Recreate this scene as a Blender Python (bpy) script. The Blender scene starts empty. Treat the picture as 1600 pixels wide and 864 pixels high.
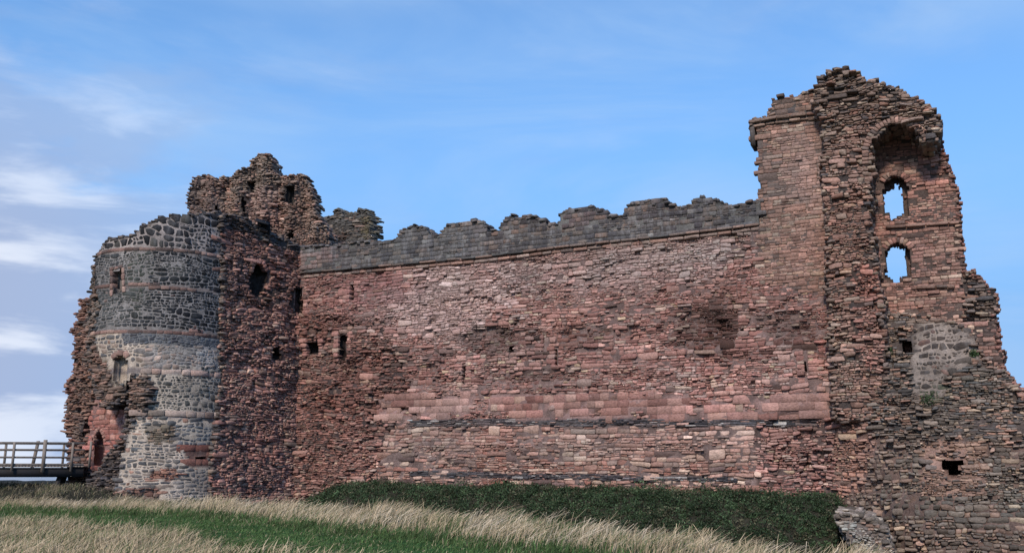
import bpy, math
import numpy as np

# ------------------------------------------------------------------ camera, sky, sun, exposure
S = bpy.context.scene
COL = S.collection
F, PITCH, EYE = 1450.0, math.atan(303 / 1450.0), 1.6
cam_d = bpy.data.cameras.new('camera')
cam_d.sensor_width = 36.0
cam_d.lens = 36.0 * F / 1600.0
cam_d.clip_end = 30000
cam = bpy.data.objects.new('camera', cam_d)
COL.objects.link(cam)
cam.location = (0, 0, EYE)
cam.rotation_euler = (math.pi / 2 + PITCH, 0, 0)
S.camera = cam

SUN_EL, SUN_AZ = 36.0, 200.0      # azimuth clockwise from +Y: behind the camera, to its left
wd = bpy.data.worlds.new('World')
S.world = wd
wd.use_nodes = True
WN, WL = wd.node_tree.nodes, wd.node_tree.links
WN.clear()


def wnode(kind, **kw):
    n = WN.new(kind)
    for k, v in kw.items():
        setattr(n, k, v)
    return n


def wmath(op, a, b=None, clamp=False):
    n = wnode('ShaderNodeMath', operation=op, use_clamp=clamp)
    for i, x in enumerate((a, b)):
        if x is None:
            continue
        if isinstance(x, (int, float)):
            n.inputs[i].default_value = x
        else:
            WL.new(x, n.inputs[i])
    return n.outputs[0]


def wmix(fac, a, b):
    n = wnode('ShaderNodeMix', data_type='RGBA')
    for sock, x in ((n.inputs[0], fac), (n.inputs[6], a), (n.inputs[7], b)):
        if isinstance(x, (int, float)):
            sock.default_value = x
        elif isinstance(x, tuple):
            sock.default_value = (*x, 1)
        else:
            WL.new(x, sock)
    return n.outputs[2]


def wramp(x, lo, hi):
    n = wnode('ShaderNodeMapRange', interpolation_type='SMOOTHSTEP')
    n.inputs[1].default_value, n.inputs[2].default_value = lo, hi
    WL.new(x, n.inputs[0])
    return n.outputs[0]


def wnoise(vec, scale, detail, rough, dist=0.0):
    n = wnode('ShaderNodeTexNoise')
    n.inputs['Scale'].default_value = scale
    n.inputs['Detail'].default_value = detail
    n.inputs['Roughness'].default_value = rough
    n.inputs['Distortion'].default_value = dist
    WL.new(vec, n.inputs['Vector'])
    return n.outputs['Fac']


def wmap(vec, scale, rot=(0, 0, 0), loc=(0, 0, 0)):
    n = wnode('ShaderNodeMapping')
    n.inputs['Scale'].default_value = scale
    n.inputs['Rotation'].default_value = rot
    n.inputs['Location'].default_value = loc
    WL.new(vec, n.inputs['Vector'])
    return n.outputs[0]


sky = wnode('ShaderNodeTexSky', sky_type='NISHITA', sun_disc=False)
sky.sun_elevation = math.radians(SUN_EL)
sky.sun_rotation = math.radians(SUN_AZ)
sky.air_density, sky.dust_density, sky.ozone_density = 1.0, 0.6, 2.4
SKY_STRENGTH = 0.13
tc = wnode('ShaderNodeTexCoord').outputs['Generated']
sep = wnode('ShaderNodeSeparateXYZ')
WL.new(tc, sep.inputs[0])
dx, dy, dz = sep.outputs
# the air: the clear sky lightens and greys towards the horizon, thin cloud above it
hor = wramp(dz, 0.55, 0.08)
tn_ = wnode('ShaderNodeMix', data_type='RGBA', blend_type='MULTIPLY')
tn_.inputs[0].default_value = 1.0
WL.new(sky.outputs[0], tn_.inputs[6])
tn_.inputs[7].default_value = (0.93, 1.31, 1.58, 1)
base = wmix(wmath('MULTIPLY', hor, 0.95), tn_.outputs[2], (1.50, 3.15, 5.9))
# thin high cirrus, stretched
wisp = wnoise(wmap(tc, (1.2, 2.0, 5.5), (0, 0.30, 0)), 1.7, 7.0, 0.58, 0.6)
veil = wnoise(wmap(tc, (1.0, 1.4, 2.2), (0, -0.1, 0), (3, 1, 2)), 2.1, 3.0, 0.5, 0.3)
wm = wmath('MULTIPLY', wramp(wisp, 0.34, 0.70), wramp(veil, 0.30, 0.56))
# cloud banks lie low over the sea to the west of the castle
az = wmath('ARCTAN2', dx, dy)
west = wmath('MULTIPLY', wramp(az, -0.20, -0.55), wramp(dz, 0.50, 0.18))
bank_n = wnoise(wmap(tc, (1.5, 1.5, 4.6), (0, 0, 0), (0.4, 0.2, 0.35)), 3.1, 8.0, 0.55, 0.35)
bank = wramp(wmath('ADD', bank_n, wmath('MULTIPLY', west, 0.50)), 0.50, 0.74)
shade = wnoise(wmap(tc, (1.3, 1.3, 5.4), (0, 0, 0), (7.1, 3.2, 1.4)), 4.2, 6.0, 0.55, 0.3)
shade = wmath('ADD', shade, wmath('MULTIPLY', wramp(dz, 0.085, 0.045), 0.16))
cloud_c = wmix(wramp(shade, 0.44, 0.66), (2.7, 3.35, 4.9), (5.3, 5.7, 6.6))
c1 = wmix(wmath('MULTIPLY', wm, 0.55), base, (2.9, 4.3, 6.4))
c2 = wmix(wmath('MULTIPLY', bank, wmath('ADD', wmath('MULTIPLY', west, 0.85), 0.14)), c1, cloud_c)
# below the horizon the sky is the reflection of sea and land
c3 = wmix(wramp(dz, -0.02, -0.12), c2, (1.6, 1.8, 2.0))
bg = wnode('ShaderNodeBackground')
bg.inputs[1].default_value = SKY_STRENGTH
WL.new(c3, bg.inputs[0])
WL.new(bg.outputs[0], wnode('ShaderNodeOutputWorld').inputs[0])

sun_d = bpy.data.lights.new('sun', 'SUN')
sun_d.energy = 3.0
sun_d.angle = math.radians(7)
sun_d.color = (1.0, 0.87, 0.73)
sun = bpy.data.objects.new('sun', sun_d)
COL.objects.link(sun)
sun.rotation_euler = (math.radians(90 - SUN_EL), 0, -math.radians(SUN_AZ) + math.pi)

S.view_settings.view_transform = 'Standard'
S.view_settings.look = 'None'
S.view_settings.exposure = 0.18
S.view_settings.gamma = 1.0
S.view_settings.use_curve_mapping = False
S.cycles.max_bounces = 6

RNG = np.random.default_rng(11)


# ------------------------------------------------------------------ small numeric helpers
def _hash(ix, iy, seed):
    n = (ix.astype(np.int64) * 374761393 + iy.astype(np.int64) * 668265263 + seed * 974711) & 0x7fffffff
    n = ((n ^ (n >> 13)) * 1274126177) & 0x7fffffff
    n = n ^ (n >> 16)
    return (n & 0xffff) / 65535.0


def vnoise(x, y, scale=1.0, seed=0, octaves=3):
    """value noise, about -1..1"""
    x = np.asarray(x, float) / scale
    y = np.asarray(y, float) / scale
    out, amp, tot = 0, 1.0, 0
    for o in range(octaves):
        x0, y0 = np.floor(x), np.floor(y)
        fx, fy = x - x0, y - y0
        fx, fy = fx * fx * (3 - 2 * fx), fy * fy * (3 - 2 * fy)
        a, b = _hash(x0, y0, seed + o), _hash(x0 + 1, y0, seed + o)
        c, d = _hash(x0, y0 + 1, seed + o), _hash(x0 + 1, y0 + 1, seed + o)
        out = out + amp * ((a * (1 - fx) + b * fx) * (1 - fy) + (c * (1 - fx) + d * fx) * fy)
        tot += amp
        amp *= 0.5
        x, y = x * 2.03 + 17.1, y * 2.03 + 5.7
    return out / tot * 2 - 1


def sstep(a, b, x):
    t = np.clip((np.asarray(x, float) - a) / (b - a), 0, 1)
    return t * t * (3 - 2 * t)


def inside(poly, u, v):
    poly = np.asarray(poly, float)
    r = np.zeros(np.shape(u), bool)
    x1, y1 = poly[-1]
    for x2, y2 in poly:
        if y1 != y2:
            c = ((y1 > v) != (y2 > v)) & (u < (x2 - x1) * (v - y1) / (y2 - y1) + x1)
            r ^= c
        x1, y1 = x2, y2
    return r


def ray(px, py):
    """world direction of a point of the survey photograph (scaled so that its forward part is 1)"""
    a, b = (px - 800) / F, (432 - py) / F
    up = math.sin(PITCH) + b * math.cos(PITCH)
    fw = math.cos(PITCH) - b * math.sin(PITCH)
    return a / fw, up / fw


# ------------------------------------------------------------------ surfaces that masonry is laid on
class Plane:
    def __init__(self, p0, p1, bulge=None):
        self.o = np.array(p0, float)
        t = np.array(p1, float) - self.o
        self.t = t / np.linalg.norm(t)
        self.n = np.array([self.t[1], -self.t[0]])
        if self.n @ self.o > 0:
            self.n = -self.n
        self.bulge = bulge

    def shifted(self, d, bulge=None):
        p = Plane(self.o + self.n * d, self.o + self.n * d + self.t, bulge)
        return p

    def uv(self, px, py):
        a, s = ray(px, py)
        d = 0.0
        u = v = 0.0
        for _ in range(12 if self.bulge else 1):
            o = self.o + self.n * d
            den = a * self.n[0] + self.n[1]
            k = (o @ self.n) / den
            p = np.array([a * k, k])
            u, v = float((p - o) @ self.t), EYE + s * k
            if self.bulge:
                d = 0.5 * d + 0.5 * float(self.bulge(np.array([u]), np.array([v]))[0])
        return u, v

    def b(self, u, v):
        return self.bulge(u, v) if self.bulge else np.zeros(np.shape(u))

    def pos(self, u, v, d):
        return np.stack([self.o[0] + self.t[0] * u + self.n[0] * d,
                         self.o[1] + self.t[1] * u + self.n[1] * d, v], -1)


class Cyl:
    """u runs along the face (left to right as seen from the field), zero at the nearest point"""
    def __init__(self, c, R, bulge=None):
        self.c, self.R, self.bulge = np.array(c, float), R, bulge

    def b(self, u, v):
        return self.bulge(u, v) if self.bulge else np.zeros(np.shape(u))

    def uv(self, px, py):
        a, s = ray(px, py)
        R = self.R
        u = v = 0.0
        for _ in range(10):
            A = a * a + 1
            B = -2 * (a * self.c[0] + self.c[1])
            C = self.c @ self.c - R * R
            disc = max(B * B - 4 * A * C, 0)
            k = (-B - math.sqrt(disc)) / (2 * A)
            th = math.atan2(a * k - self.c[0], -(k - self.c[1]))
            u, v = th * self.R, EYE + s * k
            if not self.bulge:
                break
            R = self.R + float(self.bulge(np.array([u]), np.array([v]))[0])
        return u, v

    def pos(self, u, v, d):
        th = np.asarray(u) / self.R
        r = self.R + d
        return np.stack([self.c[0] + np.sin(th) * r, self.c[1] - np.cos(th) * r, v + 0 * th], -1)


# ------------------------------------------------------------------ materials
def new_mat(name):
    m = bpy.data.materials.new(name)
    m.use_nodes = True
    return m, m.node_tree.nodes, m.node_tree.links, m.node_tree.nodes['Principled BSDF']


def mnoise(N, L, scale, detail=4, rough=0.6, vec=None, stretch=None):
    g = N.new('ShaderNodeNewGeometry').outputs['Position'] if vec is None else vec
    if stretch:
        mp = N.new('ShaderNodeMapping')
        mp.inputs['Scale'].default_value = stretch
        L.new(g, mp.inputs['Vector'])
        g = mp.outputs[0]
    n = N.new('ShaderNodeTexNoise')
    n.inputs['Scale'].default_value = scale
    n.inputs['Detail'].default_value = detail
    n.inputs['Roughness'].default_value = rough
    L.new(g, n.inputs['Vector'])
    return n.outputs['Fac']


def mrange(N, L, x, a, b, c, d):
    n = N.new('ShaderNodeMapRange')
    for i, q in enumerate((a, b, c, d)):
        n.inputs[i + 1].default_value = q
    L.new(x, n.inputs[0])
    return n.outputs[0]


def mmix(N, L, fac, a, b, mode='MIX'):
    n = N.new('ShaderNodeMix')
    n.data_type, n.blend_type = 'RGBA', mode
    for sock, x in ((n.inputs[0], fac), (n.inputs[6], a), (n.inputs[7], b)):
        if isinstance(x, (int, float)):
            sock.default_value = x
        elif isinstance(x, tuple):
            sock.default_value = (*x, 1)
        else:
            L.new(x, sock)
    return n.outputs[2]


def stone_material(name, fine=9.0, bump=0.5, lichen=0.22, streak=0.0):
    m, N, L, P = new_mat(name)
    at = N.new('ShaderNodeAttribute')
    at.attribute_name = 'tint'
    c = at.outputs['Color']
    g1 = mrange(N, L, mnoise(N, L, fine, 5, 0.7, stretch=(1, 1, 2.4)), 00.3, 0.7, 0.48, 1.52)
    hv = N.new('ShaderNodeCombineColor')
    for i in range(3):
        L.new(g1, hv.inputs[i])
    c = mmix(N, L, 1.0, c, hv.outputs[0], 'MULTIPLY')
    lm = mrange(N, L, mnoise(N, L, 5.5, 6, 0.75), 0.60, 0.70, 0.0, lichen)
    c = mmix(N, L, lm, c, (0.36, 0.35, 0.31))
    dm = mrange(N, L, mnoise(N, L, 1.3, 7, 0.72, stretch=(1.1, 1.1, 1.5)), 0.56, 0.72, 0.0, 0.60)
    c = mmix(N, L, dm, c, (0.05, 0.042, 0.042))
    if streak:
        sm = mrange(N, L, mnoise(N, L, 2.6, 5, 0.65, stretch=(1, 1, .22)), 0.52, 0.68, 0.0, streak)
        c = mmix(N, L, sm, c, (0.24, 0.235, 0.24))
        sm = mrange(N, L, mnoise(N, L, 2.1, 5, 0.65, stretch=(1.2, 1.2, .18)), 0.50, 0.64, 0.0, streak)
        c = mmix(N, L, sm, c, (0.045, 0.045, 0.055))
    L.new(c, P.inputs['Base Color'])
    P.inputs['Roughness'].default_value = 0.93
    P.inputs['Specular IOR Level'].default_value = 0.25
    bp = N.new('ShaderNodeBump')
    bp.inputs['Strength'].default_value = bump
    bp.inputs['Distance'].default_value = 0.05
    L.new(mnoise(N, L, fine * 1.6, 6, 0.7), bp.inputs['Height'])
    L.new(bp.outputs[0], P.inputs['Normal'])
    return m


M_SAND = stone_material('sandstone')
M_WHIN = stone_material('whinstone', 7.0, 0.35, 0.18, 0.28)
M_PARA = stone_material('parapet_stone', 8.0, 0.5, 0.3, 0.6)
M_CORE = stone_material('mortar_core', 12.0, 0.9, 0.1, 0.12)


def tint_material(name, rough=0.9, vary=0.25, scale=30.0, trans=0.0):
    m, N, L, P = new_mat(name)
    at = N.new('ShaderNodeAttribute')
    at.attribute_name = 'tint'
    g1 = mrange(N, L, mnoise(N, L, scale, 3, 0.6), 0.3, 0.7, 1 - vary, 1 + vary)
    hv = N.new('ShaderNodeCombineColor')
    for i in range(3):
        L.new(g1, hv.inputs[i])
    c = mmix(N, L, 1.0, at.outputs['Color'], hv.outputs[0], 'MULTIPLY')
    L.new(c, P.inputs['Base Color'])
    P.inputs['Roughness'].default_value = rough
    P.inputs['Specular IOR Level'].default_value = 0.2
    return m


M_BLADE = tint_material('grass_blade', 0.85, 0.2, 5.0)
M_LEAF = tint_material('shrub_leaf', 0.65, 0.2, 3.0)


# ------------------------------------------------------------------ objects
def set_tint(me, col):
    a = me.attributes.new('tint', 'FLOAT_COLOR', 'POINT')
    buf = np.ones((len(col), 4), np.float32)
    buf[:, :3] = col
    a.data.foreach_set('color', buf.ravel())


def mesh_np(name, co, faces_flat, face_len, mat, tint=None, parent=None, loc=None, smooth=False):
    """one mesh object from flat arrays; loc = its own origin in world space"""
    me = bpy.data.meshes.new(name)
    o = bpy.data.objects.new(name, me)
    COL.objects.link(o)
    co = np.asarray(co, np.float32).reshape(-1, 3)
    pl = np.array(parent.location) if parent else np.zeros(3)
    l = np.array(loc, float) if loc is not None else (pl if parent else np.zeros(3))
    co = co - l.astype(np.float32)
    me.vertices.add(len(co))
    me.vertices.foreach_set('co', co.ravel())
    faces_flat = np.asarray(faces_flat, np.int32)
    face_len = np.asarray(face_len, np.int32)
    me.loops.add(len(faces_flat))
    me.loops.foreach_set('vertex_index', faces_flat)
    me.polygons.add(len(face_len))
    start = np.concatenate([[0], np.cumsum(face_len)[:-1]]).astype(np.int32)
    me.polygons.foreach_set('loop_start', start)
    me.polygons.foreach_set('loop_total', face_len)
    me.update(calc_edges=True)
    me.validate()
    if smooth:
        me.polygons.foreach_set('use_smooth', np.ones(len(face_len), bool))
    me.materials.append(mat)
    if tint is not None:
        set_tint(me, np.asarray(tint, np.float32))
    if parent:
        o.parent = parent
        o.location = l - pl
    else:
        o.location = l
    return o


def thing(name, label, cat, loc, group=None):
    o = bpy.data.objects.new(name, None)
    COL.objects.link(o)
    o.location = loc
    o.empty_display_size = 0.5
    o['label'], o['category'] = label, cat
    if group:
        o['group'] = group
    return o


def boxes_mesh(name, boxes, mat, parent=None, tint=None, loc=None):
    """boxes: list of (centre, axis-x half vector, axis-y half vector, axis-z half vector)"""
    co, fl = [], []
    for (c, ax, ay, az) in boxes:
        c, ax, ay, az = (np.array(q, float) for q in (c, ax, ay, az))
        k = len(co)
        for sx, sy, sz in ((-1, -1, -1), (1, -1, -1), (1, 1, -1), (-1, 1, -1), (-1, -1, 1), (1, -1, 1), (1, 1, 1), (-1, 1, 1)):
            co.append(c + ax * sx + ay * sy + az * sz)
        for f in ((0, 3, 2, 1), (4, 5, 6, 7), (0, 1, 5, 4), (1, 2, 6, 5), (2, 3, 7, 6), (3, 0, 4, 7)):
            fl += [k + i for i in f]
    co = np.array(co)
    if loc is None:
        loc = co.mean(0)
    t = None if tint is None else np.tile(np.array(tint), (len(co), 1))
    return mesh_np(name, co, fl, [4] * (len(fl) // 4), mat, t, parent, loc)


# ------------------------------------------------------------------ stones
def box_outline(w, h, jit):
    """eight-point outlines for stones that are not fitted to neighbours"""
    q = np.array([(-1, -1), (0, -1), (1, -1), (1, 0), (1, 1), (0, 1), (-1, 1), (-1, 0)], float)
    cut = np.array([.93, 1, .93, 1, .93, 1, .93, 1])[:, None]
    o = (q * cut)[None] * np.stack([w, h], -1)[:, None] / 2
    return o + RNG.normal(0, 1, o.shape) * (jit * np.minimum(w, h) * .6)[:, None, None]


def stone_verts(surf, st):
    """st: arrays u v d t rot tilt dome and outlines ol (n, 8, 2). Returns (n, 25, 3) positions and a face template."""
    ol = st['ol']
    n, k = ol.shape[:2]
    dome = st['dome'][:, None]
    hh = np.ptp(ol[..., 1], axis=1)[:, None]
    ww = np.ptp(ol[..., 0], axis=1)[:, None]
    iu, iv = 1 - np.minimum(dome * 1.1, .25 * ww) * 2 / ww, 1 - np.minimum(dome * .8, .22 * hh) * 2 / hh
    corner = np.array([1, 0, 1, 0, 1, 0, 1, 0])[None]
    rings = [(ol[..., 0] * .97, ol[..., 1] * .97, -np.repeat(st['t'][:, None], k, 1)),
             (ol[..., 0], ol[..., 1], -dome * (.8 + .5 * RNG.random((n, k)) + .3 * corner)),
             (ol[..., 0] * iu, ol[..., 1] * iv, RNG.normal(0, 1, (n, k)) * dome * .32 - corner * dome * .25),
             (RNG.normal(0, .15, (n, 1)) * ww, RNG.normal(0, .12, (n, 1)) * hh, RNG.random((n, 1)) * dome * .45)]
    ou, ov, dd = (np.concatenate([r[i] for r in rings], 1) for i in range(3))
    tu, tv = RNG.normal(0, 1, n) * st['tilt'], RNG.normal(0, 1, n) * st['tilt']
    dd[:, k:] += ou[:, k:] * np.clip(tu * .5, -.25, .25)[:, None] + ov[:, k:] * tv[:, None]
    c, s = np.cos(st['rot'])[:, None], np.sin(st['rot'])[:, None]
    co = surf.pos(st['u'][:, None] + ou * c - ov * s, st['v'][:, None] + ou * s + ov * c, st['d'][:, None] + dd)
    f = [(r * k + i, r * k + (i + 1) % k, (r + 1) * k + (i + 1) % k, (r + 1) * k + i) for r in range(2) for i in range(k)]
    f += [(2 * k + i, 2 * k + (i + 1) % k, 3 * k) for i in range(k)]
    return co, f


def emit_stones(parent, surf, st, tint, k, name, rest, mat, limit=300, order=None):
    n = len(st['u'])
    if n == 0:
        return
    if 'ol' not in st:
        st['ol'] = box_outline(st['w'], st['h'], st['jit'])
    co, f = stone_verts(surf, st)
    nv = co.shape[1]
    jit = np.clip(1 + RNG.normal(0, .05, (n, nv, 1)), .8, 1.2)
    vt = tint[:, None, :] * jit
    flat = np.array([i for q in f for i in q], np.int32)
    ln = np.array([len(q) for q in f], np.int32)
    size = st['w'] * st['h'] * np.where(st['rim'], 0.35, 1.0) * (1 + 0 * st['u'])
    idx = np.argsort(-size)
    used = COUNTS.setdefault((parent.name, name), 0)
    take = max(0, min(limit - used, n))
    COUNTS[(parent.name, name)] += take
    for i in idx[:take]:
        mesh_np(name, co[i], flat, ln, mat, vt[i], parent, co[i].mean(0))
    r = idx[take:]
    if len(r):
        base = (np.arange(len(r)) * nv)[:, None]
        PENDING.setdefault((parent.name, rest, mat.name), []).append(
            (co[r].reshape(-1, 3), (base + flat[None]).ravel(), np.tile(ln, len(r)), vt[r].reshape(-1, 3)))


COUNTS, PENDING = {}, {}


def flush(parent):
    """join what is past the limit, or too small to pick apart, into one part of kind stuff"""
    for key in [k for k in PENDING if k[0] == parent.name]:
        cs, fs, ls, ts, off = [], [], [], [], 0
        for co, fl, ln, t in PENDING.pop(key):
            cs.append(co); fs.append(fl + off); ls.append(ln); ts.append(t)
            off += len(co)
        o = mesh_np(key[1], np.concatenate(cs), np.concatenate(fs), np.concatenate(ls),
                    bpy.data.materials[key[2]], np.concatenate(ts), parent)
        o['kind'] = 'stuff'


# palettes: (weight, linear colour)
PINK = [(5, (.33, .195, .180)), (3, (.38, .245, .225)), (3, (.28, .155, .145)), (2, (.31, .235, .225)), (.8, (.43, .34, .30)),
        (1.4, (.23, .125, .115)), (.25, (.42, .33, .25)), (.6, (.13, .09, .085))]
REDD = [(5, (.25, .14, .125)), (3, (.30, .185, .165)), (3, (.19, .11, .10)), (2, (.23, .175, .16)), (1.6, (.12, .085, .08)), (.7, (.36, .26, .21))]
ASHL = [(5, (.29, .175, .16)), (4, (.27, .158, .148)), (2, (.32, .21, .19)), (1, (.22, .12, .11)), (.5, (.35, .26, .225))]
GREY = [(5, (.098, .088, .088)), (3, (.13, .115, .11)), (3, (.068, .062, .066)), (.8, (.17, .16, .155)), (1, (.13, .10, .09))]
BRWN = [(5, (.175, .135, .12)), (4, (.215, .165, .145)), (3, (.12, .10, .095)), (2, (.24, .15, .125)), (2, (.27, .225, .19)), (1, (.08, .07, .07))]
WHIN = [(5, (.022, .026, .032)), (4, (.032, .037, .045)), (3, (.014, .016, .020)), (1, (.055, .06, .068)), (.25, (.22, .14, .13))]
WPAL = [(5, (.125, .122, .12)), (4, (.18, .168, .158)), (2, (.085, .09, .096)), (1.4, (.23, .21, .19)), (1.2, (.27, .18, .15))]
DSLT = [(5, (.075, .07, .078)), (3, (.11, .10, .105)), (2, (.045, .042, .048)), (1.5, (.26, .18, .165)), (1.2, (.32, .30, .29))]
SLAT = [(5, (.085, .075, .075)), (3, (.12, .105, .10)), (2, (.06, .055, .06)), (1, (.19, .16, .14))]
TOWR = [(5, (.235, .165, .145)), (3, (.285, .19, .165)), (3, (.19, .13, .115)), (2, (.25, .21, .185)), (1, (.13, .105, .10)), (1, (.34, .26, .21))]
PALE = [(3, (.46, .43, .40)), (2, (.36, .33, .31)), (1, (.22, .2, .19))]


def pick(pal, n):
    w = np.array([p[0] for p in pal], float)
    c = np.array([p[1] for p in pal], float)
    red = (c[:, :1] > c[:, 2:] * 1.15)
    c = np.where(red, c * np.array([1.10, 1.0, .92]), c)
    i = RNG.choice(len(pal), n, p=w / w.sum())
    return c[i] * np.exp(RNG.normal(0, .19, (n, 1)))


# laying styles
ST = {
    # row: height of a lift of masonry; n: weights for 1..5 courses inside one panel of it; w: stone width per height
    'rubble': dict(row=(.30, .46), n=(.06, .28, .38, .21, .07), w=(1.1, 4.4), gap=.013, prot=.036, tilt=.24, t=.35, dome=.022, fld=.10, miss=.002, rec=.055, rot=.012, pit=.20),
    'rough':  dict(row=(.28, .44), n=(.02, .22, .40, .26, .10), w=(1.1, 4.0), gap=.010, prot=.065, tilt=.32, t=.45, dome=.028, fld=.15, miss=.008, rec=.10, rot=.04, pit=.26),
    'slab':   dict(row=(.26, .42), n=(.02, .18, .36, .30, .14), w=(1.3, 5.0), gap=.010, prot=.085, tilt=.36, t=.60, dome=.026, fld=.15, miss=.008, rec=.13, rot=.06, pit=.26),
    'course': dict(row=(.30, .40), n=(.04, .62, .30, .04, 0), w=(1.3, 3.6), gap=.010, prot=.016, tilt=.09, t=.35, dome=.014, fld=.03, miss=.001, rec=.035, rot=.006, pit=.05),
    'ashlar': dict(row=(.37, .40), n=(1, 0, 0, 0, 0), w=(.9, 3.0), gap=.008, prot=.012, tilt=.02, t=.35, dome=.005, fld=.02, miss=.0, rec=.018, rot=.0, pit=0),
    'block':  dict(row=(.24, .31), n=(.9, .1, 0, 0, 0), w=(1.2, 2.8), gap=.010, prot=.018, tilt=.05, t=.35, dome=.014, fld=.03, miss=.0, rec=.025, rot=.006, pit=0),
    'thin':   dict(row=(.12, .20), n=(.1, .5, .4, 0, 0), w=(2, 7), gap=.008, prot=.03, tilt=.15, t=.3, dome=.015, fld=.03, miss=.0, rec=.05, rot=.01, pit=0),
    'whin':   dict(row=(.36, .50), n=(.04, .60, .36, 0, 0), w=(1.0, 2.7), gap=.030, prot=.008, tilt=.05, t=.2, dome=.014, fld=.22, miss=.0, rec=.012, rot=.03, pit=0),
    'cobble': dict(row=(.38, .46), n=(.75, .25, 0, 0, 0), w=(.8, 1.7), gap=.045, prot=.012, tilt=.06, t=.2, dome=.022, fld=.36, miss=.0, rec=.018, rot=.05, pit=0),
}


def field(u, v, amp, seed):
    """one displacement shared by every joint, so that neighbouring stones stay fitted to each other"""
    du = vnoise(u, v, .34, seed + 3, 2) * .55 + vnoise(u, v, 1.1, seed + 4, 1) * .3
    dv = vnoise(u, v, .42, seed + 5, 2) * .50 + vnoise(u, v, 1.9, seed + 6, 1) * .9
    return u + du * amp, v + dv * amp


def pit_of(u, v, amp, seed):
    return -amp * sstep(.14, .50, vnoise(u, v * 1.7, .75, seed + 60, 3)) if amp else 0 * u


def lay(rect, s, seed):
    """random rubble brought to courses: lifts, panels in a lift, stones in a panel. Returns centres, sizes, outlines."""
    u0, u1, v0, v1 = rect
    B = []
    v = v0 - RNG.random() * .2
    nw = np.array(s['n'], float) / sum(s['n'])
    while v < v1:
        rh = RNG.uniform(*s['row'])
        u = u0 - RNG.random()
        while u < u1:
            m = RNG.choice(5, p=nw) + 1
            f = RNG.uniform(.6, 1.5, m)
            f = np.cumsum(np.concatenate([[0], f / f.sum()])) * rh
            pw = RNG.uniform(.5, 2.0) * (1 if m > 1 else .6) if len([q for q in s['n'] if q]) > 1 else (u1 - u)
            for r in range(m):
                h = f[r + 1] - f[r]
                x, end = u, u + pw
                while x < end - .02:
                    w = min(max(h * (s['w'][0] + (s['w'][1] - s['w'][0]) * RNG.random() ** 1.5), .10), 1.35)
                    if end - (x + w) < .55 * w:
                        w = end - x
                        if w > 1.4 * h * s['w'][1]:
                            w = w / 2
                    B.append((x, x + w, v + f[r], v + f[r + 1]))
                    x += w
            u += pw
        v += rh
    B = np.array(B)
    x0, x1, y0, y1 = B.T
    xm, ym = (x0 + x1) / 2, (y0 + y1) / 2
    X = np.stack([x0, xm, x1, x1, x1, xm, x0, x0], 1)
    Y = np.stack([y0, y0, y0, ym, y1, y1, y1, ym], 1)
    X, Y = field(X, Y, s['fld'], seed)
    cx_, cy_ = X.mean(1), Y.mean(1)
    ol = np.stack([X - cx_[:, None], Y - cy_[:, None]], -1)
    w, h = x1 - x0, y1 - y0
    hm = np.maximum(h, .03)
    g = s['gap']
    k = np.stack([np.maximum(1 - g / w, .6), np.maximum(1 - g / hm, .55)], -1)[:, None]
    ol = ol * k
    cut = 1 - (.05 + .16 * RNG.random((len(B), 8))) * np.array([1, 0, 1, 0, 1, 0, 1, 0]) * min(1, s['fld'] * 4 + .15)
    ol = ol * cut[..., None] + RNG.normal(0, 1, ol.shape) * np.minimum(.10 * np.minimum(w, hm), .012)[:, None, None] * min(1, s['fld'] * 12)
    return cx_, cy_, w, hm, ol


def blob_mix(col, u, v, blobs, surf):
    for (px, py, rx, ry, f, c) in blobs:
        cu, cv = surf.uv(px, py)
        eu, ev = surf.uv(px + rx, py)
        ru = abs(eu - cu)
        rv = abs(surf.uv(px, py + ry)[1] - cv)
        r = np.hypot((u - cu) / ru, (v - cv) / rv) + vnoise(u, v, .9, 5) * .45 + RNG.normal(0, .12, len(u))
        k = (f * (1 - sstep(.55, 1.15, r)))[:, None]
        if isinstance(c, (int, float)):
            col = col * (1 - k + k * c)
        else:
            col = col * (1 - k) + np.array(c) * k * (np.exp(RNG.normal(0, .2, (len(u), 1))))
    return col


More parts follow.
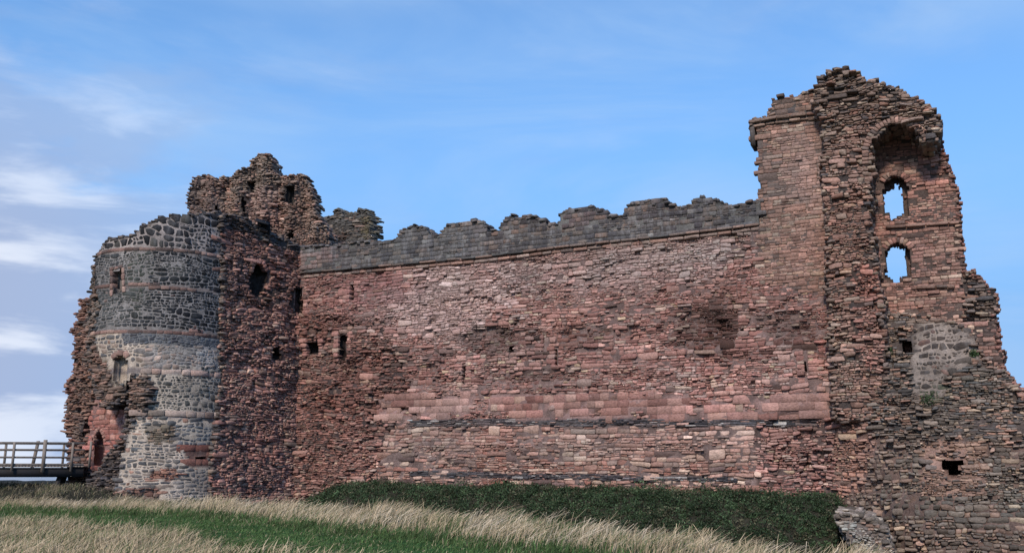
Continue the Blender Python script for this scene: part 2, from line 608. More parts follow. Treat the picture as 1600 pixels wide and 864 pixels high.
def masonry(parent, surf, outline, regions, pockets=(), through=(), thick=1.5, pocket_depth=1.0, blobs=(), cell=.2,
            rim=True, rim_pal=None, rim_style='slab', jag=.16, relief=None, core_tint=(.10, .07, .065), seed=1, rim_sides='LRTB', rim_step=.45, mat=None, back=True, rim_scale=1.0):
    """A solid piece of wall: core, rim of broken stones, and stones laid over it region by region.
    outline / pockets / through / region polygons are given as survey points and turned into metres on the surface."""
    mat = mat or M_SAND
    P = np.array([surf.uv(*p) for p in outline])
    PK = [np.array([surf.uv(*p) for p in q]) for q in pockets]
    bs = getattr(surf, 's', surf)
    TH = [np.array([bs.shifted(-pocket_depth).uv(*p) for p in q]) for q in through]
    R = [(None if r['poly'] is None else np.array([surf.uv(*p) for p in r['poly']]), r) for r in regions]
    u0, v0 = P.min(0) - .3
    u1, v1 = P.max(0) + .3

    def rel(u, v):
        a = surf.b(u, v)
        if relief is not None:
            a = a + relief(u, v)
        return a

    def region_of(u, v):
        idx = np.full(len(u), -1)
        ju, jv = vnoise(u, v, .8, seed + 30) * .22, vnoise(u, v, .7, seed + 31) * .10
        for i in range(len(R) - 1, -1, -1):
            poly, r = R[i]
            sharp = r.get('sharp', 0)
            m = np.ones(len(u), bool) if poly is None else inside(poly, u + ju * (1 - sharp), v + jv * (1 - sharp))
            if 'patchy' in r:
                m &= vnoise(u, v * 1.5, 1.3, seed + 33) > r['patchy']
            idx[m] = i
        return idx

    # core
    nu, nv = int((u1 - u0) / cell) + 1, int((v1 - v0) / cell) + 1
    cu, cv = np.meshgrid(u0 + (np.arange(nu) + .5) * cell, v0 + (np.arange(nv) + .5) * cell, indexing='ij')
    full = inside(P, cu.ravel(), cv.ravel()).reshape(nu, nv)
    for q in TH:
        full &= ~inside(q, cu.ravel(), cv.ravel()).reshape(nu, nv)
    front = inside(P, cu.ravel(), cv.ravel()).reshape(nu, nv)
    occ = front.copy()
    for q in PK:
        occ &= ~inside(q, cu.ravel(), cv.ravel()).reshape(nu, nv)
    gu, gv = np.meshgrid(u0 + np.arange(nu + 1) * cell, v0 + np.arange(nv + 1) * cell, indexing='ij')
    gu = gu + vnoise(gu, gv, .3, seed + 7) * cell * .25
    gv = gv + vnoise(gu, gv, .3, seed + 8) * cell * .25
    ridx = region_of(gu.ravel(), gv.ravel())
    rec = np.array([ST[r['style']]['rec'] * r.get('recx', 1) for _, r in R] + [.08])[ridx]
    ct = np.array([r.get('core', core_tint) for _, r in R] + [core_tint])[ridx]
    pitc = np.array([ST[r['style']]['pit'] for _, r in R] + [0])[ridx]
    dfront = rel(gu.ravel(), gv.ravel()) + pit_of(gu.ravel(), gv.ravel(), 1.0, seed) * pitc - rec + vnoise(gu.ravel(), gv.ravel(), .35, seed + 9) * np.minimum(rec * .4, .03)

    flush_k = np.clip(.62 + 1.5 * vnoise(gu.ravel(), gv.ravel(), 1.1, seed + 14), .12, 1.25)
    dfront = dfront + np.where(rec > .03, rec * (1 - flush_k) * .7, 0)

    def slab(occm, dtop, dbot, nm):
        top = surf.pos(gu.ravel(), gv.ravel(), dtop)
        bot = surf.pos(gu.ravel(), gv.ravel(), dbot)
        co = np.concatenate([top, bot])
        T = len(top)
        ii, jj = np.nonzero(occm)
        vid = lambda i, j: i * (nv + 1) + j
        q = [np.stack([vid(ii, jj), vid(ii + 1, jj), vid(ii + 1, jj + 1), vid(ii, jj + 1)], 1)]
        q.append(q[0][:, ::-1] + T)
        pad = np.pad(occm, 1)
        for (di, dj, a, b) in ((-1, 0, (0, 1), (0, 0)), (1, 0, (1, 0), (1, 1)), (0, -1, (0, 0), (1, 0)), (0, 1, (1, 1), (0, 1))):
            m = occm & ~pad[1 + di:1 + di + nu, 1 + dj:1 + dj + nv]
            i, j = np.nonzero(m)
            A, B = vid(i + a[0], j + a[1]), vid(i + b[0], j + b[1])
            q.append(np.stack([A, B, B + T, A + T], 1))
        q = np.concatenate(q)
        usedv, inv = np.unique(q, return_inverse=True)
        tn = np.concatenate([ct, ct])[usedv] * (1 + .45 * np.tile(vnoise(gu.ravel(), gv.ravel(), 1.0, seed + 13), 2)[usedv])[:, None] * np.exp(RNG.normal(0, .12, (len(usedv), 1)))
        mesh_np(nm, co[usedv], inv.ravel(), np.full(len(q), 4), M_CORE, tn, parent)

    bd = np.full(gu.size, -pocket_depth) + np.minimum(rel(gu.ravel(), gv.ravel()) * .0, 0)
    bd = np.minimum(bd, dfront - .3)
    slab(occ, dfront, bd, 'wall_core')
    if back and thick > pocket_depth:
        slab(full, bd - .004, np.minimum(np.full(gu.size, -thick), bd - .3), 'wall_core')

    # face stones
    for i, (poly, r) in enumerate(R):
        s = dict(ST[r['style']])
        s.update(r.get('over', {}))
        pp = P if poly is None else poly
        a, b = np.maximum(pp.min(0), [u0, v0]) - .2, np.minimum(pp.max(0), [u1, v1]) + .2
        U, V, W, H, OL = lay((a[0], b[0], a[1], b[1]), s, seed + i)
        sharp = r.get('sharp', 0)
        jg = jag * (1 - .5 * sharp)
        keep = inside(P, U + vnoise(U, V, .5, seed + 11, 1) * jg, V + vnoise(U, V, .5, seed + 12, 1) * jg * .6)
        keep &= region_of(U, V) == i
        for q in PK:
            keep &= ~inside(q, U, V)
            keep &= ~inside(q, U + W * .36, V) & ~inside(q, U - W * .36, V)
            keep &= ~inside(q, U, V + H * .3) & ~inside(q, U, V - H * .3)
        rough = np.clip(vnoise(U, V, 1.3, seed + 40) * 1.4 + .1, 0, 1)
        keep &= RNG.random(len(U)) > s['miss'] * (1 + 4 * rough)
        U, V, W, H, OL, rough = U[keep], V[keep], W[keep], H[keep], OL[keep], rough[keep]
        n = len(U)
        if n == 0:
            continue
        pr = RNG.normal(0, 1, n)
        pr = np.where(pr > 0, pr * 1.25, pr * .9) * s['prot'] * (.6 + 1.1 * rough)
        st = dict(u=U, v=V, w=W, h=H, ol=OL, d=rel(U, V) + pit_of(U, V, s['pit'], seed) * (.4 + .6 * RNG.random(n)) + pr + r.get('lift', 0), t=np.full(n, s['t']), rot=RNG.normal(0, 1, n) * s['rot'],
                  tilt=np.full(n, s['tilt']), dome=np.minimum(np.full(n, s['dome']), H * .3), rim=np.zeros(n, bool))
        tint = pick(r['pal'], n)
        tint = blob_mix(tint, U, V, list(blobs) + list(r.get('blobs', ())), surf)
        hue = vnoise(U, V, 2.6, seed + 55)[:, None]
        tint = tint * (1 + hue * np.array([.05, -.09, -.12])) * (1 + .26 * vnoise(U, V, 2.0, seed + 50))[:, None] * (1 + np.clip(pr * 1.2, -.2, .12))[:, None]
        emit_stones(parent, surf, st, tint, 8, r.get('name', 'stone'), r.get('rest', 'small_stone'), r.get('mat', mat), r.get('limit', 300))

    # broken edges: stones across the thickness of the wall
    if rim:
        s = dict(ST[rim_style])
        pad = np.pad(full, 1)
        U, V, D, W, H = [], [], [], [], []
        for (key, di, dj) in (('L', -1, 0), ('R', 1, 0), ('T', 0, 1), ('B', 0, -1)):
            if key not in rim_sides:
                continue
            m = full & ~pad[1 + di:1 + di + nu, 1 + dj:1 + dj + nv]
            i, j = np.nonzero(m)
            x, y = cu[i, j] + di * cell * .3, cv[i, j] + dj * cell * .3
            hol_ = front[np.clip(i + di, 0, nu - 1), np.clip(j + dj, 0, nv - 1)]
            x, y = x - hol_ * di * cell * .9, y - hol_ * dj * cell * .7
            dmax = rel(x, y)
            kk = 0
            while kk * rim_step < thick + .2:
                hole = front[np.clip(i + di, 0, nu - 1), np.clip(j + dj, 0, nv - 1)]
                z = dmax - kk * rim_step
                ok = (z > -thick) & (RNG.random(len(x)) < .9) & (~hole | (z < -pocket_depth))
                U.append(x[ok] + RNG.normal(0, .06, ok.sum())); V.append(y[ok] + RNG.normal(0, .05, ok.sum()))
                D.append(z[ok] + RNG.normal(0, .08, ok.sum()))
                hs = np.where(hole[ok], .42, 1.0)
                W.append(RNG.uniform(.16, .40, ok.sum()) * hs); H.append(RNG.uniform(.08, .20, ok.sum()) * hs ** .3)
                kk += 1
        U, V, D, W, H = map(np.concatenate, (U, V, D, W, H))
        W, H = W * rim_scale, H * rim_scale ** .5
        n = len(U)
        st = dict(u=U, v=V, w=W, h=H, d=D, t=np.full(n, rim_step + .1), rot=RNG.normal(0, .09, n), jit=np.full(n, .13),
                  tilt=np.full(n, .35), dome=np.minimum(.05, H * .35), rim=np.ones(n, bool))
        tint = blob_mix(pick(rim_pal or BRWN, n), U, V, list(blobs), surf)
        emit_stones(parent, surf, st, tint, 6, 'stone', 'small_stone', mat, 0)


def ring_stones(parent, surf, pts, name, pal, depth=.3, w=.2, lift=.04, over=0.0, k=4, t=.4):
    """stones set end to end round an arch, each turned to the curve"""
    q = np.array([surf.uv(*p) for p in pts])
    seg = np.hypot(*(q[1:] - q[:-1]).T)
    cum = np.concatenate([[0], np.cumsum(seg)])
    n = max(3, int(cum[-1] / w))
    tt = (np.arange(n) + .5) / n * cum[-1]
    x, y = np.interp(tt, cum, q[:, 0]), np.interp(tt, cum, q[:, 1])
    e = .02 * cum[-1]
    ang = np.arctan2(np.interp(tt + e, cum, q[:, 1]) - np.interp(tt - e, cum, q[:, 1]), np.interp(tt + e, cum, q[:, 0]) - np.interp(tt - e, cum, q[:, 0]))
    dd = surf.b(x, y) + lift + RNG.normal(0, .012, n)
    st = dict(u=x, v=y, w=np.full(n, cum[-1] / n - .02), h=np.full(n, depth) * RNG.uniform(.85, 1.1, n), d=dd, t=np.full(n, t), rot=ang,
              jit=np.full(n, .05), tilt=np.full(n, .06), dome=np.full(n, .02), rim=np.zeros(n, bool))
    emit_stones(parent, surf, st, pick(pal, n), k, name, name, M_SAND)


def row_stones(parent, surf, pts, name, pal, h=.2, w=(.5, 1.0), lift=.15, t=.5, k=4, blobs=(), mat=None):
    """a string course: long stones butted end to end and standing proud of the wall"""
    q = np.array([surf.uv(*p) for p in pts])
    U, V, W, A = [], [], [], []
    u = q[0, 0]
    while u < q[-1, 0] - .1:
        ww = min(RNG.uniform(*w), q[-1, 0] - u)
        c = u + ww / 2
        U.append(c); V.append(np.interp(c, q[:, 0], q[:, 1])); W.append(ww - .015)
        A.append(math.atan2(np.interp(c + .2, q[:, 0], q[:, 1]) - np.interp(c - .2, q[:, 0], q[:, 1]), .4))
        u += ww
    U, V, W, A = map(np.array, (U, V, W, A))
    n = len(U)
    st = dict(u=U, v=V, w=W, h=h * RNG.uniform(.85, 1.05, n), d=surf.b(U, V) + lift + RNG.normal(0, .02, n), t=np.full(n, t), rot=A + RNG.normal(0, .008, n),
              jit=np.full(n, .04), tilt=np.full(n, .05), dome=np.full(n, .025), rim=np.zeros(n, bool))
    emit_stones(parent, surf, st, blob_mix(pick(pal, n), U, V, blobs, surf), k, name, name, mat or M_SAND)


# ------------------------------------------------------------------ layout of the castle (metres; x right, y away, z up)
CUR = Plane((-13.4, 56.7), (12.2, 45.0))
CURn = CUR.n


def wall_sd(x, y):
    return (x - CUR.o[0]) * CURn[0] + (y - CUR.o[1]) * CURn[1]


# ------------------------------------------------------------------ ground
def near_edge(x):
    """how far the mown field runs before the ditch"""
    return np.interp(x, [-60, -26, -18, -10, -4, 2, 8, 20, 60], [46, 44, 43, 38, 32, 26.5, 22, 18, 14])


def ground(x, y):
    x, y = np.asarray(x, float), np.asarray(y, float)
    e = near_edge(x)
    dep = 3.6 * sstep(-13, -4, x)
    near = -dep * sstep(e, e + 6.5, y) + .10 * vnoise(x, y, 5.0, 3) + .04 * vnoise(x, y, 1.3, 4)
    near = near - .094 * np.clip(x - 1, 0, 8) - .03 * np.clip(x - 9, 0, 40) - .6 * sstep(37.5, 45, y) * sstep(-8, -13, x)
    sd = wall_sd(x, y)
    wall = (.72 - .016 * np.clip(x, -15, 15)) - 4.3 * sstep(-.3, 8.5, sd) + .12 * vnoise(x, y, 1.6, 8)
    wall = np.where(sd < -.5, .8, wall)
    uu = (x - CUR.o[0]) * CUR.t[0] + (y - CUR.o[1]) * CUR.t[1]
    wall = wall - 5.0 * sstep(31.0, 33.5, uu)
    far = sstep(-13, -9, x)
    g = np.where(y > 28, np.maximum(near, wall * far + (1 - far) * near), near)
    # bank that carries the gate, left of the round tower
    bank = 1.0 * sstep(47.5, 51.5, y + .25 * (x + 26)) * sstep(-17.5, -23, x) + .15 * vnoise(x, y, 1.2, 9)
    bank = bank * sstep(46, 48.5, y)
    g = np.where(x < -16, np.maximum(g, g * 0 + bank - .25), g)
    cliff = sstep(84, 100, y)
    return g * (1 - cliff) - 34 * cliff


def sheet(name, fn, mat, tintfn, xs, ys, kind='structure', smooth=True):
    X, Y = np.meshgrid(xs, ys, indexing='ij')
    Z = fn(X, Y)
    co = np.stack([X, Y, Z], -1).reshape(-1, 3)
    a, b = len(xs), len(ys)
    i, j = np.meshgrid(np.arange(a - 1), np.arange(b - 1), indexing='ij')
    i, j = i.ravel(), j.ravel()
    q = np.stack([i * b + j, (i + 1) * b + j, (i + 1) * b + j + 1, i * b + j + 1], 1)
    o = mesh_np(name, co, q.ravel(), np.full(len(q), 4), mat, None if tintfn is None else tintfn(co), None, (0, 0, 0), smooth)
    o['kind'] = kind
    return o


BAND = np.array([(-60, 41.5), (-27, 39.5), (-19.0, 37.2), (-12, 34.2), (-8.2, 30.5), (-5.5, 26.6), (-2.2, 22.8), (.8, 19.6), (4, 17.2), (9, 15), (20, 12.5), (60, 10)])
FORE = np.array([(-60, 31.5), (-25, 31), (-18.0, 29.6), (-12.0, 26), (-8.0, 22.5), (-5.2, 18.6), (-2.5, 15), (4, 10), (20, 6), (60, 4)])


def dry_back(x, y):
    return y - np.interp(x, BAND[:, 0], BAND[:, 1])     # > 0 inside the rough band beyond the mown strip


def dry_fore(x, y):
    return np.interp(x, FORE[:, 0], FORE[:, 1]) - y     # > 0 inside the rough grass in front of it


m_ground, N, L, P = new_mat('turf')
at = N.new('ShaderNodeAttribute'); at.attribute_name = 'tint'
g1 = mrange(N, L, mnoise(N, L, 2.2, 6, .7), .3, .7, .55, 1.45)
hv = N.new('ShaderNodeCombineColor')
for i_ in range(3):
    L.new(g1, hv.inputs[i_])
L.new(mmix(N, L, 1.0, at.outputs['Color'], hv.outputs[0], 'MULTIPLY'), P.inputs['Base Color'])
P.inputs['Roughness'].default_value = .95
P.inputs['Specular IOR Level'].default_value = .1
bp = N.new('ShaderNodeBump'); bp.inputs['Strength'].default_value = .8; bp.inputs['Distance'].default_value = .08
L.new(mnoise(N, L, 14, 6, .7), bp.inputs['Height']); L.new(bp.outputs[0], P.inputs['Normal'])


def ground_tint(co):
    x, y = co[:, 0], co[:, 1]
    green, dry, earth = np.array([.035, .085, .022]), np.array([.115, .105, .060]), np.array([.035, .033, .024])
    k = np.maximum(sstep(-.4, .8, dry_back(x, y)), sstep(-.4, .8, dry_fore(x, y)))
    k = np.clip(k * (.75 + .35 * vnoise(x, y, 1.5, 12)), 0, 1)[:, None]
    c = green * (1 - k) + dry * k
    e = sstep(.5, 3, y - near_edge(x))[:, None]
    return c * (1 - e) + earth * e


xs = np.concatenate([[-9000, -3000, -900, -300, -120, -70], np.arange(-45, 45.01, .45), [70, 120, 300, 900, 3000, 9000]])
ys = np.concatenate([[-9000, -2000, -400, -100, -30, 0, 6], np.arange(10, 64, .4), [68, 75, 84, 88, 92, 96, 100, 104]])
sheet('ground', ground, m_ground, ground_tint, xs, ys)

m_sea, N, L, P = new_mat('sea_water')
P.inputs['Base Color'].default_value = (.03, .06, .10, 1)
P.inputs['Roughness'].default_value = .18
bp = N.new('ShaderNodeBump'); bp.inputs['Strength'].default_value = .35; bp.inputs['Distance'].default_value = .6
L.new(mnoise(N, L, .12, 6, .6), bp.inputs['Height']); L.new(bp.outputs[0], P.inputs['Normal'])
sheet('sea', lambda x, y: x * 0 - 26, m_sea, None, np.array([-16000, -4000, -800, 0, 800, 4000, 16000.]), np.array([92, 400, 1500, 5000, 24000.]))

# ------------------------------------------------------------------ curtain wall
cur = thing('curtain_wall', 'long pink sandstone curtain wall with grey battlements between the two towers', 'castle wall', (float(CUR.o[0] + 13 * CUR.t[0]), float(CUR.o[1] + 13 * CUR.t[1]), .5))
CB = [
    (540, 432, 40, 16, .5, .5), (820, 402, 26, 20, .5, .55), (1000, 384, 40, 12, .4, .55), (660, 424, 20, 18, .5, .55), (1150, 370, 30, 14, .4, .6), (930, 398, 18, 26, .4, .55), (860, 560, 20, 60, .3, .6),  # stains, crusts and weathered zones of the stone itself
    (700, 470, 115, 80, .7, (.50, .38, .35)), (1000, 400, 200, 30, .35, (.42, .34, .30)), (560, 455, 100, 60, .35, (.24, .12, .115)), (860, 430, 130, 35, .35, (.40, .31, .29)), (1010, 420, 140, 45, .45, (.40, .32, .30)),
    (640, 490, 60, 40, .35, (.40, .27, .25)), (880, 500, 30, 60, .4, (.40, .19, .15)), (1120, 480, 45, 60, .35, (.36, .16, .12)),
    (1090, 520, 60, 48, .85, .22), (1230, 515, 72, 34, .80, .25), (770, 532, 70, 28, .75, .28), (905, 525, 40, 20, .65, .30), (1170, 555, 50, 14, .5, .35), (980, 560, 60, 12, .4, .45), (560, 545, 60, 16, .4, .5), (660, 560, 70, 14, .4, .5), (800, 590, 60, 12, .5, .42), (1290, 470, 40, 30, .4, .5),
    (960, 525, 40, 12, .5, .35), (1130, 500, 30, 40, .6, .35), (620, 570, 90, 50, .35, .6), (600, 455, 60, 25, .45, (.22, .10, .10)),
    (480, 620, 70, 170, .30, .6), (1270, 650, 40, 90, .3, (.30, .19, .16)), (700, 620, 60, 20, .4, (.42, .28, .24)),
    (1000, 690, 260, 30, .3, (.42, .30, .26)), (700, 690, 160, 30, .25, (.38, .27, .24)), (560, 600, 120, 40, .3, .62),
    (840, 600, 140, 18, .35, .55), (1200, 560, 120, 20, .3, .6), (500, 460, 60, 30, .35, .65), (1300, 700, 60, 60, .3, .6),
    (620, 650, 80, 60, .30, .68), (1240, 720, 60, 25, .35, .6),
]


def cur_relief(u, v):
    a = .07 * vnoise(u, v, 2.4, 71) + .03 * vnoise(u, v, .8, 72)
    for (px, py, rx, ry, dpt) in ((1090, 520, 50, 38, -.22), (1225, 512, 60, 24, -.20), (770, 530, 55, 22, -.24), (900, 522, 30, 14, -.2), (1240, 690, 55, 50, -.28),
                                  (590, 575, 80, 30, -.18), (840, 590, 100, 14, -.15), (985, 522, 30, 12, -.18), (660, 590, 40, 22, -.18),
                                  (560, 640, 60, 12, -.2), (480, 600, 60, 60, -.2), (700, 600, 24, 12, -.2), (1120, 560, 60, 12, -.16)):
        cu, cv = CUR.uv(px, py)
        eu = abs(CUR.uv(px + rx, py)[0] - cu)
        ev = abs(CUR.uv(px, py + ry)[1] - cv)
        r = np.hypot((u - cu) / eu, (v - cv) / ev) + vnoise(u, v, .8, 73) * .4
        a = a + dpt * (1 - sstep(.6, 1.1, r))
    # below the pink ashlar the wall steps out a little
    return a + .10 * (1 - sstep(3.0, 3.6, v)) * 1.0


def rect(x0, y0, x1, y1):
    return [(x0, y0), (x1, y0), (x1, y1), (x0, y1)]


PARA = [(455, 428), (465, 426), (640, 411), (760, 400), (870, 386), (1040, 368), (1187, 350)]
PTOP = [(1187, 314), (1165, 317), (1130, 322), (1125, 315), (1105, 311), (1082, 314), (1076, 324), (1052, 325), (1042, 316), (1020, 313), (985, 318), (975, 336),
        (948, 338), (940, 329), (920, 323), (892, 326), (876, 334), (872, 350), (852, 351), (845, 342), (830, 337), (795, 341), (784, 348), (782, 361), (764, 362),
        (754, 350), (740, 344), (705, 349), (692, 356), (690, 368), (674, 368), (664, 357), (648, 353), (630, 360), (616, 376), (585, 377), (520, 383), (455, 386)]
slits = [[(547, 443), (552, 443), (553, 468), (546, 468)], [(722, 572), (727, 572), (726, 601), (721, 601)], [(867, 543), (872, 543), (871, 571), (867, 571)],
         [(1257, 552), (1262, 552), (1262, 582), (1257, 582)], [(461, 450), (473, 449), (473, 488), (462, 490)], [(528, 523), (539, 521), (541, 558), (530, 561)],
         [(477, 535), (494, 534), (495, 551), (478, 553)], [(426, 541), (441, 540), (442, 566), (427, 567)], [(793, 541), (801, 541), (802, 550), (794, 551)],
         [(802, 503), (808, 503), (808, 508), (802, 508)], [(1155, 515), (1160, 515), (1160, 522), (1155, 522)]]
cur_out = [(415, 800), (415, 430)] + PARA + [(1187, 320), (1300, 320), (1310, 800)]
masonry(cur, CUR, cur_out, [
    dict(poly=rect(590, 616, 1296, 655), style='ashlar', patchy=-.26, pal=ASHL, core=(.27, .17, .155), name='ashlar_block', rest='small_ashlar_block',
         blobs=[(700, 640, 60, 16, .5, (.42, .30, .27))]),
    dict(poly=rect(640, 655, 1275, 666), style='thin', pal=DSLT, core=(.08, .07, .07), lift=.01, sharp=.3, name='slate_course_stone', rest='small_slate', limit=0),
    dict(poly=[(640, 736), (900, 741), (1150, 746), (1150, 753), (900, 749), (640, 744)], style='thin', pal=DSLT, core=(.09, .075, .07), lift=.01, sharp=.1, rest='small_slate', limit=0),
    dict(poly=[(1187, 300), (1320, 300), (1320, 470), (1187, 440)], style='course', pal=TOWR, core=(.12, .09, .08), blobs=[(1240, 400, 40, 40, .3, (.36, .22, .19))]),
    dict(poly=[(400, 480), (600, 500), (640, 610), (600, 700), (560, 800), (400, 800)], style='rough', pal=REDD, core=(.06, .042, .04)),
    dict(poly=[(1180, 664), (1330, 600), (1340, 800), (1180, 800)], style='rough', pal=PINK, core=(.08, .055, .05)),
    dict(poly=rect(400, 664, 1400, 830), style='rubble', pal=[(5, (.31, .20, .175)), (3, (.38, .28, .245)), (3, (.26, .15, .13)), (2, (.24, .19, .175)), (1.4, (.45, .36, .31)), (1, (.27, .14, .12)), (1.2, (.11, .08, .08))],
         core=(.17, .12, .11), over=dict(row=(.34, .52))),
    dict(poly=None, style='rubble', pal=PINK, core=(.17, .115, .105)),
], pockets=slits, blobs=CB, relief=cur_relief, thick=2.6, pocket_depth=1.1, cell=.16, rim=False, jag=.05, seed=2)
for q in slits[:8]:
    q = np.array([CUR.uv(*p) for p in q])
    a_, b_ = q.min(0), q.max(0)
    for sx in (-1, 1):
        U_, V_, W_, H_ = [], [], [], []
        v_ = b_[1] * 0 + a_[1] - .12
        while v_ < b_[1] + .02:
            h_, w_ = RNG.uniform(.14, .30), RNG.uniform(.22, .50)
            edge_ = (a_[0] - .01) if sx < 0 else (b_[0] + .01)
            U_.append(edge_ + sx * (w_ / 2 - RNG.uniform(0, .03))); V_.append(v_ + h_ / 2); W_.append(w_); H_.append(h_ - .015)
            v_ += h_
        U_, V_, W_, H_ = map(np.array, (U_, V_, W_, H_))
        n_ = len(U_)
        emit_stones(cur, CUR, dict(u=U_, v=V_, w=W_, h=H_, d=cur_relief(U_, V_) + .015 + RNG.normal(0, .012, n_), t=np.full(n_, .5), rot=RNG.normal(0, .02, n_), jit=np.full(n_, .06),
                                   tilt=np.full(n_, .08), dome=np.full(n_, .018), rim=np.zeros(n_, bool)), blob_mix(pick(PINK, n_), U_, V_, CB, CUR), 8, 'jamb_stone', 'jamb_stone', M_SAND)
# parapet: proud of the wall on its string course
PAR = CUR.shifted(.14)
par_out = [(x, y - 1) for x, y in PARA] + PTOP
masonry(cur, PAR, par_out, [dict(poly=None, style='block', pal=GREY, core=(.13, .125, .12), name='parapet_block', rest='small_parapet_stone', over=dict(row=(.22, .30), miss=.004),
                                 blobs=[(480, 405, 40, 16, .8, (.26, .17, .155)), (900, 345, 40, 14, .5, (.15, .10, .095)), (700, 380, 70, 30, .3, (.20, .19, .19)),
                                        (590, 395, 50, 30, .25, (.17, .165, .16)), (1150, 335, 40, 20, .3, (.075, .075, .085))])],
        thick=1.1, pocket_depth=.6, cell=.14, rim_pal=GREY, rim_sides='T', rim_step=.3, jag=.07, seed=3, mat=M_PARA, relief=lambda u, v: .015 * vnoise(u, v, 1.5, 77))
row_stones(cur, CUR, [(x, y + 1.5) for x, y in PARA], 'string_course_stone', [(3, (.14, .12, .115)), (2, (.20, .15, .135)), (1, (.09, .085, .085))], h=.13, w=(.5, 1.3), lift=.21, t=.5)
row_stones(cur, CUR, [(x, y + 7.5) for x, y in PARA], 'string_course_stone', [(3, (.22, .18, .17)), (2, (.25, .17, .15)), (1, (.12, .10, .10))], h=.17, w=(.4, 1.0), lift=.09, t=.4)
flush(cur)

# ------------------------------------------------------------------ corner tower on the right
T2 = CUR.shifted(1.0)
tow = thing('corner_tower', 'tall ruined corner tower with broken vault and two see-through windows', 'castle tower', (17.5, 41.5, -1.5))
T1b = [(1240, 260, 60, 70, .3, (.22, .18, .17)), (1265, 300, 30, 90, .4, (.36, .23, .20)), (1195, 270, 15, 90, .4, .7), (1230, 180, 60, 16, .5, .6)]
T1o = [(1179, 430), (1187, 352), (1187, 320), (1183, 250), (1181, 194), (1290, 178), (1306, 430)]
masonry(tow, CUR.shifted(.012), T1o, [dict(poly=None, style='course', pal=TOWR, core=(.13, .10, .09))], thick=5.0, pocket_depth=1.0, blobs=T1b, cell=.2, rim=False,
        jag=.02, seed=21, relief=lambda u, v: .03 * vnoise(u, v, 2.0, 5))
# its upper parapet above the cornice
T1c = [(1174, 196), (1174, 190), (1181, 185), (1204, 180), (1206, 162), (1214, 153), (1230, 152), (1241, 157), (1254, 147), (1270, 143), (1295, 143), (1298, 180)]
masonry(tow, CUR.shifted(.14), T1c, [dict(poly=None, style='block', pal=BRWN, core=(.09, .08, .075))], thick=4.6, pocket_depth=1.0, cell=.14, rim_pal=BRWN, rim_sides='LT', jag=.06, seed=22)
row_stones(tow, CUR.shifted(.02), [(1172, 193), (1205, 187), (1290, 177)], 'cornice_stone', BRWN, h=.17, w=(.5, .9), lift=.26, t=.9)
row_stones(tow, CUR.shifted(.02), [(1174, 199), (1205, 193), (1290, 183)], 'cornice_stone', BRWN, h=.14, w=(.4, .8), lift=.12, t=.7)
boxes_mesh('corner_quoin', [(tuple(CUR.pos(np.array([CUR.uv(1176, 212)[0]]), np.array([CUR.uv(1176, 212)[1]]), np.array([-.4]))[0]),
                             tuple(np.append(CUR.t * .11, 0)), tuple(np.append(CUR.n * .55, 0)), (0, 0, .55))], M_SAND, tow, tint=(.10, .085, .08))

# broken cross wall and the vault over the chambers


def t2_relief(u, v):
    return .12 * vnoise(u, v, 1.5, 31) + .06 * vnoise(u, v, .6, 32)


T2o = [(1305, 655), (1296, 500), (1290, 300), (1285, 185), (1276, 168), (1276, 145), (1282, 124), (1294, 112), (1310, 105), (1326, 110), (1342, 117), (1347, 126),
       (1372, 127), (1380, 132), (1400, 137), (1418, 147), (1432, 157), (1447, 165), (1463, 178), (1467, 200), (1461, 218), (1452, 226), (1443, 224),
       (1439, 210), (1425, 199), (1408, 194), (1392, 195), (1376, 204), (1364, 218), (1357, 238), (1357, 330), (1364, 400), (1374, 460), (1384, 560), (1390, 655)]
masonry(tow, CUR.shifted(.9), T2o, [
    dict(poly=[(1270, 95), (1480, 95), (1480, 240), (1450, 240), (1350, 190), (1300, 215), (1270, 240)], style='slab', pal=BRWN, core=(.045, .038, .036), blobs=[(1340, 150, 60, 40, .4, .6)]),
    dict(poly=[(1330, 420), (1390, 400), (1400, 600), (1340, 560)], style='rough', pal=[(5, (.30, .17, .15)), (3, (.35, .23, .20)), (2, (.22, .14, .125)), (1, (.12, .09, .085))], core=(.07, .05, .045)),
    dict(poly=None, style='rough', pal=TOWR, core=(.06, .048, .045), over=dict(prot=.055), blobs=[(1320, 330, 30, 50, .4, .6), (1320, 260, 30, 40, .3, (.30, .20, .17)), (1320, 560, 30, 60, .25, .7)]),
], thick=1.85, pocket_depth=1.0, cell=.14, rim_pal=BRWN, rim_sides='LRTB', jag=.12, relief=t2_relief, seed=23)
arch = [(1357, 262), (1357, 238), (1364, 217), (1376, 203), (1392, 194), (1408, 192), (1425, 198), (1439, 210), (1446, 224)]
ring_stones(tow, CUR.shifted(.96), [(x - 5 + (x - 1357) * .09, y - 5) for x, y in arch], 'voussoir', TOWR, depth=.30, w=.17, lift=.05, t=1.2)

# chamber back wall with its two windows
T3 = CUR.shifted(-.9)


def arch_poly(x0, x1, ytop, ybot, yspring):
    cx, r = (x0 + x1) / 2, (x1 - x0) / 2
    p = [(x0, ybot)]
    for a in np.linspace(math.pi, 0, 9):
        p.append((cx + r * math.cos(a), yspring - (yspring - ytop) * math.sin(a)))
    return p + [(x1, ybot)]


